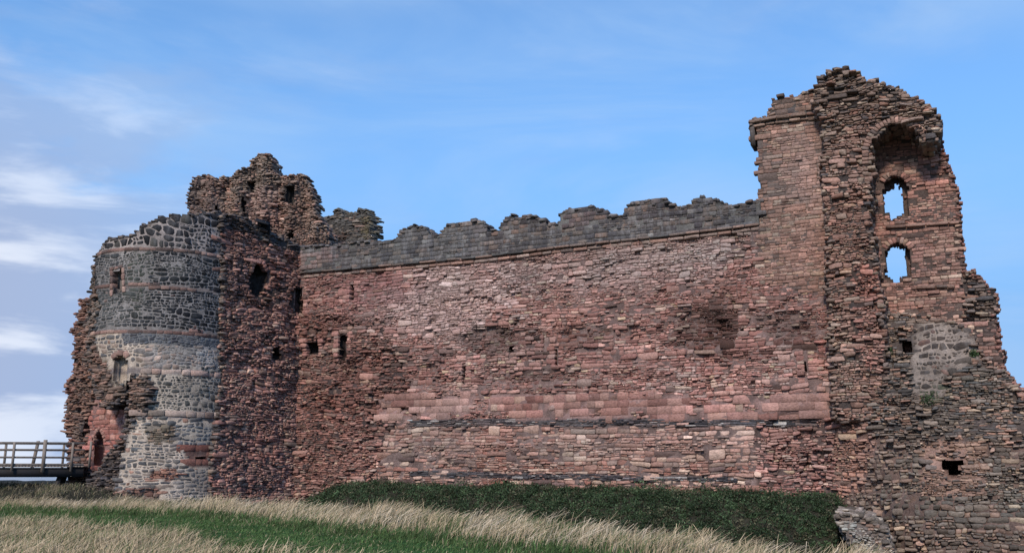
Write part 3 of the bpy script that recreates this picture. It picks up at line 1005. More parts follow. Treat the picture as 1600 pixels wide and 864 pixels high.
w1 = [(1381, 332), (1381, 296), (1386, 296), (1396, 290), (1400, 282), (1408, 290), (1411, 296), (1413, 328), (1414, 334), (1404, 338), (1392, 347), (1390, 334)]
w2 = [(1384, 430), (1384, 396), (1390, 386), (1400, 384), (1412, 386), (1416, 398), (1417, 430), (1407, 434), (1409, 441), (1396, 443), (1391, 434)]
T3o = [(1340, 500), (1340, 180), (1455, 180), (1466, 228), (1474, 245), (1482, 265), (1487, 284), (1495, 298), (1493, 318), (1498, 340), (1501, 372), (1504, 400),
       (1507, 424), (1522, 424), (1530, 436), (1545, 450), (1555, 461), (1557, 500), (1562, 540), (1567, 575), (1578, 590), (1598, 612), (1610, 640), (1610, 700), (1340, 700)]
n1, n2 = arch_poly(1380, 1419, 276, 338, 292), arch_poly(1383, 1423, 380, 432, 396)
masonry(tow, T3, T3o, [
    dict(poly=[(1505, 500), (1620, 500), (1620, 700), (1505, 700)], style='course', pal=REDD, core=(.07, .05, .045)),
    dict(poly=[(1500, 415), (1570, 415), (1570, 500), (1505, 500)], style='slab', pal=BRWN, core=(.05, .04, .038)),
    dict(poly=None, style='course', pal=[(5, (.27, .155, .135)), (3, (.31, .20, .17)), (3, (.20, .12, .105)), (1, (.34, .25, .21)), (1, (.12, .085, .08))], core=(.10, .07, .06),
         over=dict(prot=.03), blobs=[(1440, 400, 25, 30, .4, (.33, .17, .15)), (1380, 270, 20, 60, .25, .6)]),
], pockets=[n1, n2, [(x, y) for x, y in w1 if y > 325] , [(x, y) for x, y in w2 if y > 425]], through=[w1, w2], thick=1.0, pocket_depth=.55, cell=.11, rim_pal=REDD, rim_sides='LRTB', rim_step=.22, jag=.10, rim_scale=.8,
        relief=lambda u, v: .04 * vnoise(u, v, 1.3, 37), seed=24)
ring_stones(tow, T3, arch_poly(1376, 1423, 271, 340, 292)[2:-2], 'voussoir', REDD, depth=.30, w=.16, lift=.05)
ring_stones(tow, T3, arch_poly(1379, 1427, 375, 436, 396)[2:-2], 'voussoir', REDD, depth=.30, w=.16, lift=.05)
row_stones(tow, T3, [(1384, 356), (1440, 352), (1499, 348)], 'string_course_stone', TOWR, h=.15, w=(.5, 1.1), lift=.17)
row_stones(tow, T3, [(1432, 449), (1470, 448), (1492, 448)], 'string_course_stone', TOWR, h=.17, w=(.5, .9), lift=.14)


# fallen lower half: a bulging mass of rubble
def t4_bulge(u, v):
    z = np.interp(v, [-4, -1.5, 1.0, 3.0, 5.2, 7.2, 8.6, 9.6, 12], [4.6, 4.0, 3.0, 2.2, 1.2, .4, -.5, -1.4, -2.6])
    ul = CUR.uv(1296, 640)[0]
    f = sstep(ul - .6, ul + 4.2, u + .12 * (v - 3))
    ur = CUR.uv(1530, 560)[0]
    g = sstep(ur - 1.0, ur + 3.5, u) * .9
    return z * f * (1 - .15 * g) - 2.0 * g * sstep(4.0, 6.0, v) * 0 + .26 * vnoise(u, v, 2.4, 41) * f + .12 * vnoise(u, v, .8, 42) * f + .02


T4 = Plane(CUR.o, CUR.o + CUR.t, t4_bulge)
T4o = [(1303, 900), (1306, 700), (1300, 610), (1320, 590), (1360, 560), (1378, 510), (1374, 455), (1392, 446), (1412, 446), (1428, 470), (1436, 492), (1462, 500), (1490, 505), (1512, 515),
       (1526, 535), (1535, 552), (1560, 580), (1585, 605), (1600, 622), (1625, 660), (1680, 700), (1700, 900)]
masonry(tow, T4, T4o, [
    dict(poly=[(1432, 505), (1470, 498), (1515, 512), (1530, 545), (1528, 560), (1480, 590), (1470, 620), (1430, 615), (1425, 560)], style='cobble', pal=[(5, (.06, .054, .052)), (3, (.095, .085, .08)), (1, (.16, .11, .10))],
         core=(.22, .18, .155), mat=M_WHIN, over=dict(row=(.26, .36), gap=.036, fld=.28, prot=.035), name='whinstone_cobble', rest='small_whinstone'),
    dict(poly=[(1300, 600), (1345, 620), (1370, 700), (1350, 770), (1290, 780)], style='rough', pal=[(5, (.30, .185, .155)), (3, (.24, .15, .13)), (2, (.16, .12, .11)), (1, (.35, .27, .21))], core=(.16, .10, .085)),
    dict(poly=rect(1440, 690, 1540, 775), style='rough', pal=[(4, (.27, .19, .155)), (3, (.22, .15, .125)), (2, (.13, .11, .105))], core=(.24, .15, .12)),
    dict(poly=[(1300, 680), (1700, 700), (1700, 910), (1300, 910)], style='rough', pal=[(4, (.13, .118, .11)), (4, (.185, .158, .14)), (2, (.23, .165, .14)), (2, (.10, .088, .08)), (1, (.31, .25, .20))],
         core=(.14, .095, .08), over=dict(row=(.32, .5), w=(1.0, 3.2), prot=.08)),
    dict(poly=None, style='slab', pal=[(5, (.155, .137, .125)), (3, (.20, .172, .153)), (3, (.105, .096, .092)), (2, (.26, .175, .145)), (1, (.29, .235, .19))], core=(.075, .058, .052)),
], pockets=[[(1408, 534), (1425, 533), (1426, 549), (1409, 549)], [(1473, 717), (1490, 715), (1508, 720), (1501, 727), (1503, 738), (1490, 746), (1480, 742), (1477, 732), (1470, 727)]],
        thick=3.4, pocket_depth=2.4, cell=.2, rim_pal=BRWN, rim_sides='RT', rim_step=.5, jag=.2, seed=25, back=True,
        blobs=[(1460, 620, 25, 20, .35, (.10, .12, .07)), (1360, 720, 40, 60, .3, (.27, .17, .14)), (1340, 830, 26, 30, .85, (.44, .42, .39)), (1500, 420, 40, 30, .2, .7),
               (1560, 700, 60, 60, .2, .75), (1400, 600, 50, 30, .3, .75)])
flush(tow)

# pale lichened rock at the corner of the ditch
OC = Plane((12.6, 38.6), (16.2, 37.2), lambda u, v: .22 * vnoise(u, v, .9, 121) + .12 * vnoise(u, v, .4, 122) + .3 * (1 - sstep(-2, 0, v)))
oc = thing('rock_outcrop', 'pale lichened rock outcrop at the tower foot where the dark shrubs end', 'rock', (14.6, 37.8, -2.6))
masonry(oc, OC, [(1309, 806), (1316, 800), (1330, 803), (1344, 804), (1360, 808), (1378, 822), (1388, 850), (1394, 905), (1346, 905), (1340, 868), (1332, 848), (1318, 830)],
        [dict(poly=None, style='rough', pal=[(2, (.34, .31, .28)), (3, (.22, .195, .18)), (4, (.13, .115, .11)), (3, (.24, .17, .145))], core=(.16, .13, .115), over=dict(prot=.07),
              blobs=[(1326, 822, 16, 14, .7, (.40, .38, .34)), (1345, 845, 18, 22, .7, (.42, .39, .35))])],
        thick=3.0, pocket_depth=1.0, cell=.12, rim_pal=[(3, (.20, .18, .17)), (1, (.36, .34, .31)), (3, (.12, .11, .10))], rim_sides='LRT', rim_step=.35, jag=.1, seed=71)
flush(oc)

# ------------------------------------------------------------------ round tower on the left


def cyl_bulge(u, v):
    return .30 * (1 - sstep(-.2, 4.4, v)) + .05 * (1 - sstep(4.35, 4.5, v)) + .03 * vnoise(u, v, 2.4, 51)


CY = Cyl((-20.55, 54.6), 4.45, cyl_bulge)
rt = thing('round_tower', 'round fronted tower of dark whinstone with pale mortar and red bands', 'castle tower', (-20.55, 54.6, 0))
CYo = [(349, 330), (352, 420), (348, 520), (345, 600), (340, 690), (333, 760), (331, 812), (176, 812), (190, 720), (203, 665), (222, 625), (228, 600),
       (205, 585), (196, 600), (190, 625), (160, 640), (146, 600), (140, 560), (134, 500), (140, 465), (143, 430), (150, 400), (158, 386), (168, 373), (180, 372), (205, 368), (228, 352), (250, 341), (275, 337), (300, 338)]


zc = lambda px, py: CY.uv(px, py)[1]
W1 = [(175, 425), (191, 420), (193, 455), (176, 460)]
W2 = [(177, 560), (190, 552), (198, 560), (197, 596), (178, 602)]


# masonry() takes survey points; for level bands round a cylinder give metres directly
class Level:
    """wraps a surface so that outlines already in metres pass through"""
    def __init__(self, s):
        self.s, self.R = s, getattr(s, 'R', 0)

    def uv(self, px, py):
        if px > 5000:
            return px - 10000, py - 10000
        return self.s.uv(px, py)

    def b(self, u, v):
        return self.s.b(u, v)

    def pos(self, u, v, d):
        return self.s.pos(u, v, d)


def lv(u0, v0, u1, v1):
    return [(10000 + u0, 10000 + v0), (10000 + u1, 10000 + v0), (10000 + u1, 10000 + v1), (10000 + u0, 10000 + v1)]


CYL = Level(CY)
zb1, zb2, zb3, zb4, zb5 = zc(250, 391), zc(250, 447), zc(250, 517), zc(250, 581), zc(260, 648)
redband = [(4, (.15, .105, .10)), (3, (.20, .14, .13)), (3, (.10, .078, .078)), (1, (.24, .18, .165))]
lm = (.42, .36, .30)
masonry(rt, CYL, CYo, [
    dict(poly=[(126, 548), (148, 545), (160, 562), (172, 585), (176, 604), (204, 600), (204, 640), (126, 655)], style='slab', pal=[(4, (.16, .125, .11)), (3, (.22, .155, .135)), (2, (.10, .085, .08))], core=(.07, .055, .05)),
    dict(poly=[(126, 400), (150, 395), (148, 440), (156, 480), (146, 520), (152, 550), (126, 560)], style='rough', pal=[(4, (.14, .12, .11)), (3, (.20, .15, .13)), (2, (.08, .075, .075))], core=(.08, .065, .06)),
    dict(poly=lv(-9, zb1 - .10, 9, zb1 + .10), style='block', pal=redband, core=(.2, .17, .16), lift=.01, over=dict(row=(.19, .21), n=(1, 0, 0, 0, 0), w=(1.6, 5), prot=.01), sharp=1, name='band_stone', rest='small_band_stone'),
    dict(poly=lv(-9, zb2 - .10, 9, zb2 + .10), style='block', pal=redband, core=(.2, .17, .16), lift=.01, over=dict(row=(.19, .21), n=(1, 0, 0, 0, 0), w=(1.6, 5), prot=.01), sharp=1, name='band_stone', rest='small_band_stone'),
    dict(poly=lv(-9, zb3 - .14, 9, zb3 + .14), style='block', pal=redband, core=(.2, .17, .16), lift=.01, over=dict(row=(.19, .21), n=(1, 0, 0, 0, 0), w=(1.6, 5), prot=.01), sharp=1, name='band_stone', rest='small_band_stone'),
    dict(poly=lv(-1.3, zb4 - .13, 9, zb4 + .16), style='block', pal=[(3, (.30, .24, .22)), (2, (.36, .32, .30))], core=(.25, .21, .2), lift=.02, over=dict(row=(.28, .30), n=(1, 0, 0, 0, 0), w=(1.5, 4)), sharp=1, name='band_stone', rest='small_band_stone'),
    dict(poly=lv(-4, zb5 - .16, 9, zb5 + .16), style='block', pal=[(3, (.27, .22, .205)), (2, (.33, .29, .27))], core=(.25, .21, .2), lift=.10, over=dict(row=(.31, .33), n=(1, 0, 0, 0, 0), w=(1.5, 4)), sharp=1, name='band_stone', rest='small_band_stone'),
    dict(poly=lv(-9, zb1 + .10, 9, 20), style='cobble', pal=[(5, (.024, .024, .028)), (3, (.038, .037, .04)), (2, (.016, .016, .019)), (1, (.07, .066, .062))], core=(.30, .26, .245), mat=M_WHIN, name='whinstone_boulder', rest='small_whinstone'),
    dict(poly=lv(-.6, zb3 - .75, 9, zb3 - .14), style='whin', pal=[(5, (.085, .095, .11)), (2, (.06, .065, .08))], core=(.17, .17, .175), mat=M_WHIN, name='whinstone_block', rest='small_whinstone', over=dict(row=(.30, .38), gap=.018)),
    dict(poly=lv(-9, zb3 - .14, 9, zb1 + .10), style='whin', pal=WHIN, core=(.22, .205, .20), mat=M_WHIN, name='whinstone_block', rest='small_whinstone', over=dict(row=(.30, .46), gap=.028),
         blobs=[(170, 470, 40, 70, .35, (.15, .15, .14)), (215, 430, 24, 60, .30, (.17, .18, .13)), (270, 420, 20, 14, .45, (.22, .21, .19)), (310, 430, 70, 50, .7, .42), (310, 490, 70, 42, .7, .42)]),
    dict(poly=[(225, 575), (350, 575), (350, 645), (225, 645)], style='whin', pal=[(4, (.06, .063, .062)), (3, (.09, .092, .088)), (2, (.13, .125, .115))], core=lm, mat=M_WHIN, name='whinstone_block', rest='small_whinstone', over=dict(gap=.05, w=(1, 2.0))),
    dict(poly=[(225, 540), (350, 535), (350, 580), (225, 580)], style='whin', pal=[(4, (.17, .165, .16)), (3, (.22, .20, .19)), (2, (.27, .23, .21))], core=(.36, .33, .31), mat=M_WHIN, name='whinstone_block', rest='small_whinstone', over=dict(gap=.03)),
    dict(poly=rect(290, 695, 345, 730), style='ashlar', pal=[(3, (.17, .085, .075)), (2, (.21, .115, .10))], core=(.12, .07, .06)),
    dict(poly=[(230, 735), (275, 732), (290, 742), (260, 752), (232, 748)], style='rubble', pal=[(3, (.20, .11, .09)), (2, (.26, .16, .13))], core=(.2, .13, .11)),
    dict(poly=[(190, 765), (245, 762), (250, 800), (180, 800)], style='rubble', pal=[(3, (.20, .13, .115)), (2, (.14, .11, .10))], core=(.2, .15, .13)),
    dict(poly=rect(232, 664, 272, 692), style='rubble', pal=[(4, (.12, .11, .09)), (2, (.22, .18, .145))], core=(.2, .17, .14)),
    dict(poly=rect(276, 664, 345, 696), style='whin', pal=[(4, (.12, .135, .15)), (2, (.17, .175, .185))], core=lm, mat=M_WHIN, name='whinstone_block', rest='small_whinstone', over=dict(gap=.04)),
    dict(poly=None, style='whin', pal=WPAL, core=(.48, .40, .33), mat=M_WHIN, name='whinstone_block', rest='small_whinstone', over=dict(gap=.042, row=(.36, .52), w=(1.1, 3.0))),
], pockets=[W1, W2, [(304, 711), (330, 712), (331, 719), (306, 719)]], thick=1.6, pocket_depth=.55, cell=.16, rim_pal=SLAT, rim_sides='TLB', rim_step=.3, jag=.10, seed=31, mat=M_SAND)
# dressed stones round its two windows
for pts in ([(174, 463), (174, 422)], [(194, 457), (192, 418)], [(172, 421), (192, 416)]):
    ring_stones(rt, CY, pts, 'window_jamb_stone', redband, depth=.2, w=.35, lift=.04)
ring_stones(rt, CY, [(174, 559), (184, 551), (196, 552), (200, 558)], 'window_lintel_stone', [(1, (.26, .18, .165))], depth=.32, w=.45, lift=.05)
flush(rt)

# red broken flank between the round front and the curtain wall
FL = Plane((-16.35, 52.5), (-12.9, 56.9), lambda u, v: .24 * vnoise(u, v, 1.8, 61) + .10 * vnoise(u, v, .7, 62) + .45 * (1 - sstep(0, 6, v)))
fl = thing('tower_flank', 'dark red broken tower flank with arched window beside the curtain wall', 'castle wall', (-15.2, 54.3, 0))
FLo = [(326, 815), (336, 700), (346, 600), (348, 500), (350, 400), (348, 336), (372, 338), (392, 346), (412, 358), (435, 368), (460, 382), (476, 388), (484, 500), (490, 640), (520, 815)]
fwin = [(395, 459), (394, 428), (398, 414), (405, 410), (413, 413), (418, 425), (416, 448), (408, 462)]
masonry(fl, FL, FLo, [
    dict(poly=[(340, 330), (480, 330), (480, 395), (430, 385), (390, 362), (340, 352)], style='slab', pal=SLAT, core=(.04, .035, .034)),
    dict(poly=[(340, 350), (480, 380), (480, 480), (340, 470)], style='rough', pal=[(5, (.24, .145, .13)), (3, (.29, .20, .18)), (2, (.17, .10, .09)), (1, (.10, .08, .075))], core=(.055, .042, .04), over=dict()),
    dict(poly=None, style='rough', pal=[(5, (.30, .175, .155)), (3, (.36, .23, .205)), (3, (.23, .13, .12)), (2, (.28, .21, .19)), (1, (.14, .10, .09)), (1, (.42, .31, .26))], core=(.10, .07, .064),
         over=dict(prot=.048, tilt=.24)),
], pockets=[[(458, 450), (470, 449), (471, 488), (460, 490)], fwin, [(427, 545), (437, 541), (441, 560), (430, 566)]], blobs=[(390, 700, 60, 60, .3, .7), (460, 600, 20, 160, .4, .55), (410, 740, 50, 12, .4, (.26, .16, .14))],
        thick=2.2, pocket_depth=1.2, cell=.16, rim_pal=SLAT, rim_sides='LTR', rim_step=.5, jag=.12, seed=32)
ring_stones(fl, FL, [(418, 424), (412, 411), (405, 407), (397, 411), (392, 426)][::-1], 'voussoir', REDD, depth=.25, w=.22, lift=.03)
flush(fl)

# ragged gate wall at the far left, with the doorway the bridge runs to
G1 = Plane((-27.6, 54.0), (-21.4, 52.0), lambda u, v: .30 * vnoise(u, v, 1.8, 81) + .12 * vnoise(u, v, .6, 82))
gw = thing('gatehouse_wall', 'ragged red gatehouse wall with small arched doorway at the bridge end', 'castle wall', (-25.5, 56, .8))
G1o = [(108, 790), (104, 740), (106, 700), (103, 650), (107, 620), (101, 606), (110, 585), (113, 560), (118, 530), (111, 520), (118, 500), (117, 490), (125, 486), (122, 467), (141, 465), (146, 520), (150, 590), (250, 600), (250, 790)]
door = [(147, 728), (147, 684), (150, 676), (154, 672), (159, 676), (161, 684), (161, 728)]
masonry(gw, G1, G1o, [
    dict(poly=[(148, 622), (178, 612), (222, 606), (222, 720), (138, 735), (140, 660)], style='block', pal=[(4, (.30, .15, .135)), (3, (.26, .12, .11)), (2, (.36, .22, .20))], core=(.24, .14, .13), over=dict(prot=.01), name='ashlar_block', rest='small_ashlar_block'),
    dict(poly=None, style='slab', pal=[(4, (.17, .11, .095)), (3, (.12, .085, .08)), (3, (.21, .145, .125)), (1, (.08, .07, .07)), (1, (.28, .19, .15))], core=(.045, .035, .034)),
], pockets=[door, rect(167, 619, 176, 627)], thick=2.0, pocket_depth=1.3, cell=.15, rim_pal=REDD, rim_sides='LT', rim_step=.45, jag=.16, seed=41, rim_scale=.85)
ring_stones(gw, G1, [(145, 690), (146, 681), (150, 673), (155, 669), (160, 674), (163, 682), (164, 690)], 'voussoir', ASHL, depth=.2, w=.2, lift=.05)

# slaty broken foot of the gate wall, running down from the doorway


def foot_bulge(u, v):
    return np.interp(v, [-2, 0, 1.8, 4.0, 6.5, 8], [2.2, 1.5, 1.0, 1.0, 1.15, 1.0]) + .25 * vnoise(u, v, 1.3, 91) + .12 * vnoise(u, v, .5, 92)


G2 = Plane((-25.5, 53.6), (-20.0, 51.3), foot_bulge)
G2o = [(112, 810), (120, 785), (132, 760), (150, 735), (172, 706), (186, 690), (193, 665), (196, 640), (203, 622), (198, 606), (206, 584), (224, 588), (230, 615), (216, 670), (203, 730), (198, 810)]
masonry(gw, G2, G2o, [
    dict(poly=[(190, 580), (240, 580), (240, 690), (180, 700)], style='slab', pal=[(4, (.17, .13, .115)), (2, (.24, .17, .145)), (2, (.10, .09, .085))], core=(.05, .04, .04)),
    dict(poly=None, style='slab', pal=SLAT, core=(.05, .042, .042), over=dict(row=(.22, .34))),
], thick=1.4, pocket_depth=.8, cell=.17, rim_pal=SLAT, rim_sides='LTR', rim_step=.4, jag=.16, seed=42)
G3 = Plane((-27.0, 53.8), (-22.5, 52.2), lambda u, v: .25 * vnoise(u, v, 1.2, 95) + .1 * vnoise(u, v, .5, 96))
masonry(gw, G3, [(112, 690), (104, 640), (112, 606), (128, 590), (134, 548), (150, 552), (160, 572), (166, 592), (160, 602), (140, 612), (132, 650), (124, 690)],
        [dict(poly=None, style='slab', pal=[(3, (.15, .115, .105)), (2, (.10, .085, .08)), (2, (.20, .14, .12))], core=(.045, .035, .034))],
        thick=1.4, pocket_depth=.8, cell=.17, rim_pal=REDD, rim_sides='LTB', rim_step=.4, jag=.12, seed=43, rim_scale=.85)
flush(gw)

# ------------------------------------------------------------------ keep rising behind the round tower


def keep_bulge(u, v):
    w = np.abs(((u + .3 * vnoise(u * 0, v, 2, 5)) / 1.9) % 1 - .5) * 2
    return .65 * (w - .5) + .40 * vnoise(u, v, 1.6, 101) + .14 * vnoise(u, v, .6, 102)


KP = Plane((-22.5, 62.0), (-12.0, 60.0), keep_bulge)
kp = thing('gatehouse_keep', 'craggy brown ruined keep top rising behind the round tower', 'castle tower', (-17.5, 62, 0))
KPo = [(292, 420), (293, 330), (294, 305), (297, 284), (306, 276), (320, 273), (332, 278), (339, 284), (350, 277), (368, 272), (388, 262), (395, 250), (402, 243), (410, 240), (420, 243), (424, 254),
       (425, 272), (438, 276), (456, 273), (470, 270), (477, 276), (478, 283), (484, 295), (489, 315), (492, 335), (505, 350), (512, 365), (514, 420)]
kh = [[(376, 308), (382, 306), (383, 330), (377, 332)], [(387, 284), (395, 281), (397, 296), (389, 299)], [(446, 290), (452, 287), (458, 290), (458, 300), (457, 318), (447, 316)],
      [(334, 322), (341, 319), (342, 331), (335, 332)], [(447, 365), (456, 358), (458, 372), (449, 374)]]
masonry(kp, KP, KPo, [
    dict(poly=[(285, 260), (342, 270), (342, 350), (285, 350)], style='rough', pal=[(4, (.18, .14, .13)), (3, (.14, .115, .11)), (2, (.24, .17, .155))], core=(.07, .055, .052), over=dict(prot=.045)),
    dict(poly=[(380, 300), (440, 290), (440, 360), (390, 350)], style='rough', pal=[(4, (.27, .19, .175)), (3, (.31, .235, .215)), (2, (.18, .13, .12))], core=(.08, .06, .055), over=dict(prot=.05)),
    dict(poly=None, style='slab', pal=[(4, (.21, .165, .145)), (3, (.27, .205, .18)), (3, (.14, .115, .105)), (1, (.32, .21, .18))], core=(.05, .043, .041), over=dict(prot=.07, w=(1.1, 3.5))),
], pockets=kh, thick=1.15, pocket_depth=.85, cell=.14, rim_pal=BRWN, rim_sides='LRT', rim_step=.4, jag=.08, seed=51, rim_scale=.62)
flush(kp)

# gable of wall further back
RW = Plane((-13.6, 66.5), (-9.3, 64.0), lambda u, v: .08 * vnoise(u, v, 1.2, 111))
rw = thing('rear_wall', 'low grey stump of wall with chimney-like stub behind the battlements', 'castle wall', (-11.5, 65, 0))
masonry(rw, RW, [(490, 420), (496, 345), (503, 343), (521, 337), (522, 328), (530, 327), (531, 337), (545, 334), (556, 331), (558, 327), (570, 326), (573, 335), (577, 343), (578, 376), (579, 420)],
        [dict(poly=None, style='rubble', pal=[(4, (.11, .105, .10)), (3, (.15, .14, .13)), (2, (.08, .078, .078)), (1, (.18, .14, .13))], core=(.06, .055, .052), blobs=[(572, 350, 8, 26, .5, (.17, .15, .08))])],
        thick=.9, pocket_depth=.5, cell=.12, rim_pal=[(3, (.11, .105, .10)), (2, (.15, .14, .11))], rim_sides='LRT', rim_step=.45, jag=.03, seed=52, rim_scale=.55)
flush(rw)

# ------------------------------------------------------------------ things on the wall tops
m_dark, N, L, P = new_mat('dark_painted_metal')
P.inputs['Base Color'].default_value = (.02, .02, .023, 1)
P.inputs['Roughness'].default_value = .95
P.inputs['Specular IOR Level'].default_value = .1
m_wood, N, L, P = new_mat('weathered_timber')
g1 = mrange(N, L, mnoise(N, L, 9, 5, .65, stretch=(1, 1, .2)), .3, .7, 0, 1)
L.new(mmix(N, L, g1, (.13, .105, .09), (.26, .22, .19)), P.inputs['Base Color'])
P.inputs['Roughness'].default_value = .85
m_wood_dark, N, L, P = new_mat('tarred_beam')
P.inputs['Base Color'].default_value = (.018, .016, .018, 1)
P.inputs['Roughness'].default_value = .75

sh = thing('sign_canopy', 'small black sloping canopy on posts on top of the tower flank', 'canopy', (-15.2, 55.4, 14.6))
a0, s0 = ray(399, 350); a1, s1 = ray(421, 350)
D0 = 53.9
cx0, cx1 = a0 * D0, a1 * D0
zt = EYE + ray(410, 343)[1] * D0
zl = EYE + ray(410, 355)[1] * D0
boxes_mesh('canopy_roof', [(((cx0 + cx1) / 2, D0, (zt + zl) / 2 + .10), ((cx1 - cx0) / 2, 0, -.14), (-.04, .40, .16), (0, .012, .03))], m_dark, sh)
boxes_mesh('canopy_panel', [(((cx0 + cx1) / 2, D0 + .3, (zt + zl) / 2 - .06), ((cx1 - cx0) / 2 - .03, 0, -.14), (0, .02, 0), (0, 0, .22))], m_dark, sh)
for x in (cx0 + .06, cx1 - .06):
    boxes_mesh('post', [((x, D0 + .34, zl - .45), (.025, 0, 0), (0, .025, 0), (0, 0, .6))], m_dark, sh)

rl = thing('guard_rail', 'thin metal guard rail on the keep top beside its peak', 'railing', (-15.7, 62.4, 17.6))
a0, s0 = ray(431, 263); a1, s1 = ray(439, 264)
D1 = 62.0
zt = EYE + s0 * D1
for x in (a0 * D1, (a0 + a1) / 2 * D1, a1 * D1):
    boxes_mesh('post', [((x, D1, zt - .45), (.035, 0, 0), (0, .035, 0), (0, 0, .52))], m_dark, rl)
for dzz in (0, -.35):
    boxes_mesh('rail', [(((a0 + a1) / 2 * D1, D1 - .03, zt + dzz), ((a1 - a0) / 2 * D1 + .04, 0, -.02), (0, .025, 0), (0, 0, .03))], m_dark, rl)

# ------------------------------------------------------------------ timber footbridge
A, B = np.array([-33.6, 50.0]), np.array([-23.55, 52.5])
bt = (B - A) / np.linalg.norm(B - A)
bn = np.array([bt[1], -bt[0]])
LN = float(np.linalg.norm(B - A))
DECK = EYE + ray(60, 727)[1] * 51.3
br = thing('footbridge', 'timber footbridge with three-rail fence leading to the gatehouse doorway', 'bridge', (float((A + B)[0] / 2), float((A + B)[1] / 2), DECK))


def bpt(s, off, z):
    p = A + bt * s + bn * off
    return (p[0], p[1], z)


tx, ny = (bt[0], bt[1], 0), (bn[0], bn[1], 0)


def vec(v, k):
    return tuple(np.array(v) * k)


for off in (.85, 0, -.85):
    boxes_mesh('beam', [(bpt(LN / 2, off, DECK - .36), vec(tx, LN / 2), vec(ny, .1), (0, 0, .25))], m_wood_dark, br)
s = 0
while s < LN - .1:
    boxes_mesh('plank', [(bpt(s + .08, 0, DECK - .045 + RNG.normal(0, .003)), vec(tx, .07), vec(ny, 1.1), (0, 0, .03))], m_wood, br)
    s += .16
for off in (1.08, -1.08):
    for z, hh in ((1.20, .045), (.84, .04), (.44, .04)):
        boxes_mesh('rail', [(bpt(LN / 2, off * 1.0, DECK + z), vec(tx, LN / 2), vec(ny, .022), (0, 0, hh))], m_wood, br)
    boxes_mesh('kerb_board', [(bpt(LN / 2, off * .97, DECK + .05), vec(tx, LN / 2), vec(ny, .03), (0, 0, .06))], m_wood, br)


def s_of(px, off):
    """distance along the bridge at which survey column px crosses its rail line"""
    a = ray(px, 720)[0]
    o = A + bn * off
    # (o + bt s).x = a * (o + bt s).y
    return (a * o[1] - o[0]) / (bt[0] - a * bt[1])


for (px, off, w, top, bot) in ((-40, 1.13, .05, 1.22, -.3), (20, 1.13, .055, 1.22, -.3), (68, 1.13, .085, 1.36, -.34), (112, 1.13, .055, 1.22, -.3), (140, 1.13, .055, 1.30, -.1),
                               (-60, -1.13, .05, 1.22, -.1), (7, -1.13, .055, 1.22, -.1), (54, -1.13, .08, 1.36, -.1), (98, -1.13, .055, 1.22, -.1), (146, -1.13, .05, 1.22, -.1)):
    s = s_of(px, off)
    if off < 0 and px == 54:
        boxes_mesh('post', [(bpt(s, off, DECK + (top + bot) / 2), vec(tx, w), vec(ny, .06), (bt[0] * .09, bt[1] * .09, (top - bot) / 2))], m_wood, br)
    else:
        boxes_mesh('post', [(bpt(s, off, DECK + (top + bot) / 2), vec(tx, w), vec(ny, .06), (0, 0, (top - bot) / 2))], m_wood, br)
# stone pier under its inner end
for off in (.6, -.6):
    boxes_mesh('strut', [(bpt(LN - 1.4, off, DECK - 1.3), vec(tx, .12), vec(ny, .12), (bt[0] * .2, bt[1] * .2, .75))], m_wood_dark, br)


# ------------------------------------------------------------------ vegetation
def blades(name, x, y, h, w, lean, cols, label, cat, mat=None, z=None, tipdrop=.25, tipw=.3):
    """bent grass blades; one object of kind stuff"""
    n = len(x)
    z = ground(x, y) - .03 if z is None else z
    base = np.stack([x, y, z], -1)
    a = RNG.uniform(0, 2 * math.pi, n)
    side = np.stack([np.cos(a), np.sin(a) * .5, np.zeros(n)], -1) * w[:, None]
    ln = lean
    m1 = base + np.stack([ln[:, 0] * .28 * h, ln[:, 1] * .28 * h, .58 * h], -1)
    tip = base + np.stack([ln[:, 0] * h, ln[:, 1] * h, (1 - tipdrop * np.hypot(ln[:, 0], ln[:, 1])) * h], -1)
    co = np.stack([base - side, base + side, m1 - side * .85, m1 + side * .85, tip - side * tipw, tip + side * tipw], 1)
    f = np.array([[0, 1, 3, 2], [2, 3, 5, 4]])
    idx = (np.arange(n) * 6)[:, None, None] + f[None]
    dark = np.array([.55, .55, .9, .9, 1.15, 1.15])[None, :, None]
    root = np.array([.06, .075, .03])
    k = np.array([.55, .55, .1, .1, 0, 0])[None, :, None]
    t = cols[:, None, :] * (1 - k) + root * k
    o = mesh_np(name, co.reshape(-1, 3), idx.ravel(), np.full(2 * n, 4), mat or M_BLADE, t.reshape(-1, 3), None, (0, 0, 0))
    o['kind'] = 'stuff'
    o['label'], o['category'] = label, cat
    return o


def visible(x, y, z, pad=130):
    """keep what stands within the picture plus a margin"""
    fw = y * math.cos(PITCH) + (z - EYE) * math.sin(PITCH)
    up = (z - EYE) * math.cos(PITCH) - y * math.sin(PITCH)
    px, py = 800 + F * x / fw, 432 - F * up / fw
    return (px > -pad * 3) & (px < 1600 + pad * 3) & (py < 864 + pad * 2)


def scatter(n, x0, x1, y0, y1):
    x, y = RNG.uniform(x0, x1, n), RNG.uniform(y0, y1, n)
    return x, y


straw = np.array([.46, .36, .24])


def straw_cols(n, x, y):
    c = straw * np.exp(RNG.normal(0, .22, (n, 1))) * (1 + .18 * vnoise(x, y, 1.4, 14))[:, None]
    g = (RNG.random(n) < .16 + .45 * np.clip(vnoise(x, y, 1.6, 15), 0, 1))[:, None]
    return np.where(g, np.array([.10, .13, .055]) * np.exp(RNG.normal(0, .2, (n, 1))), c)


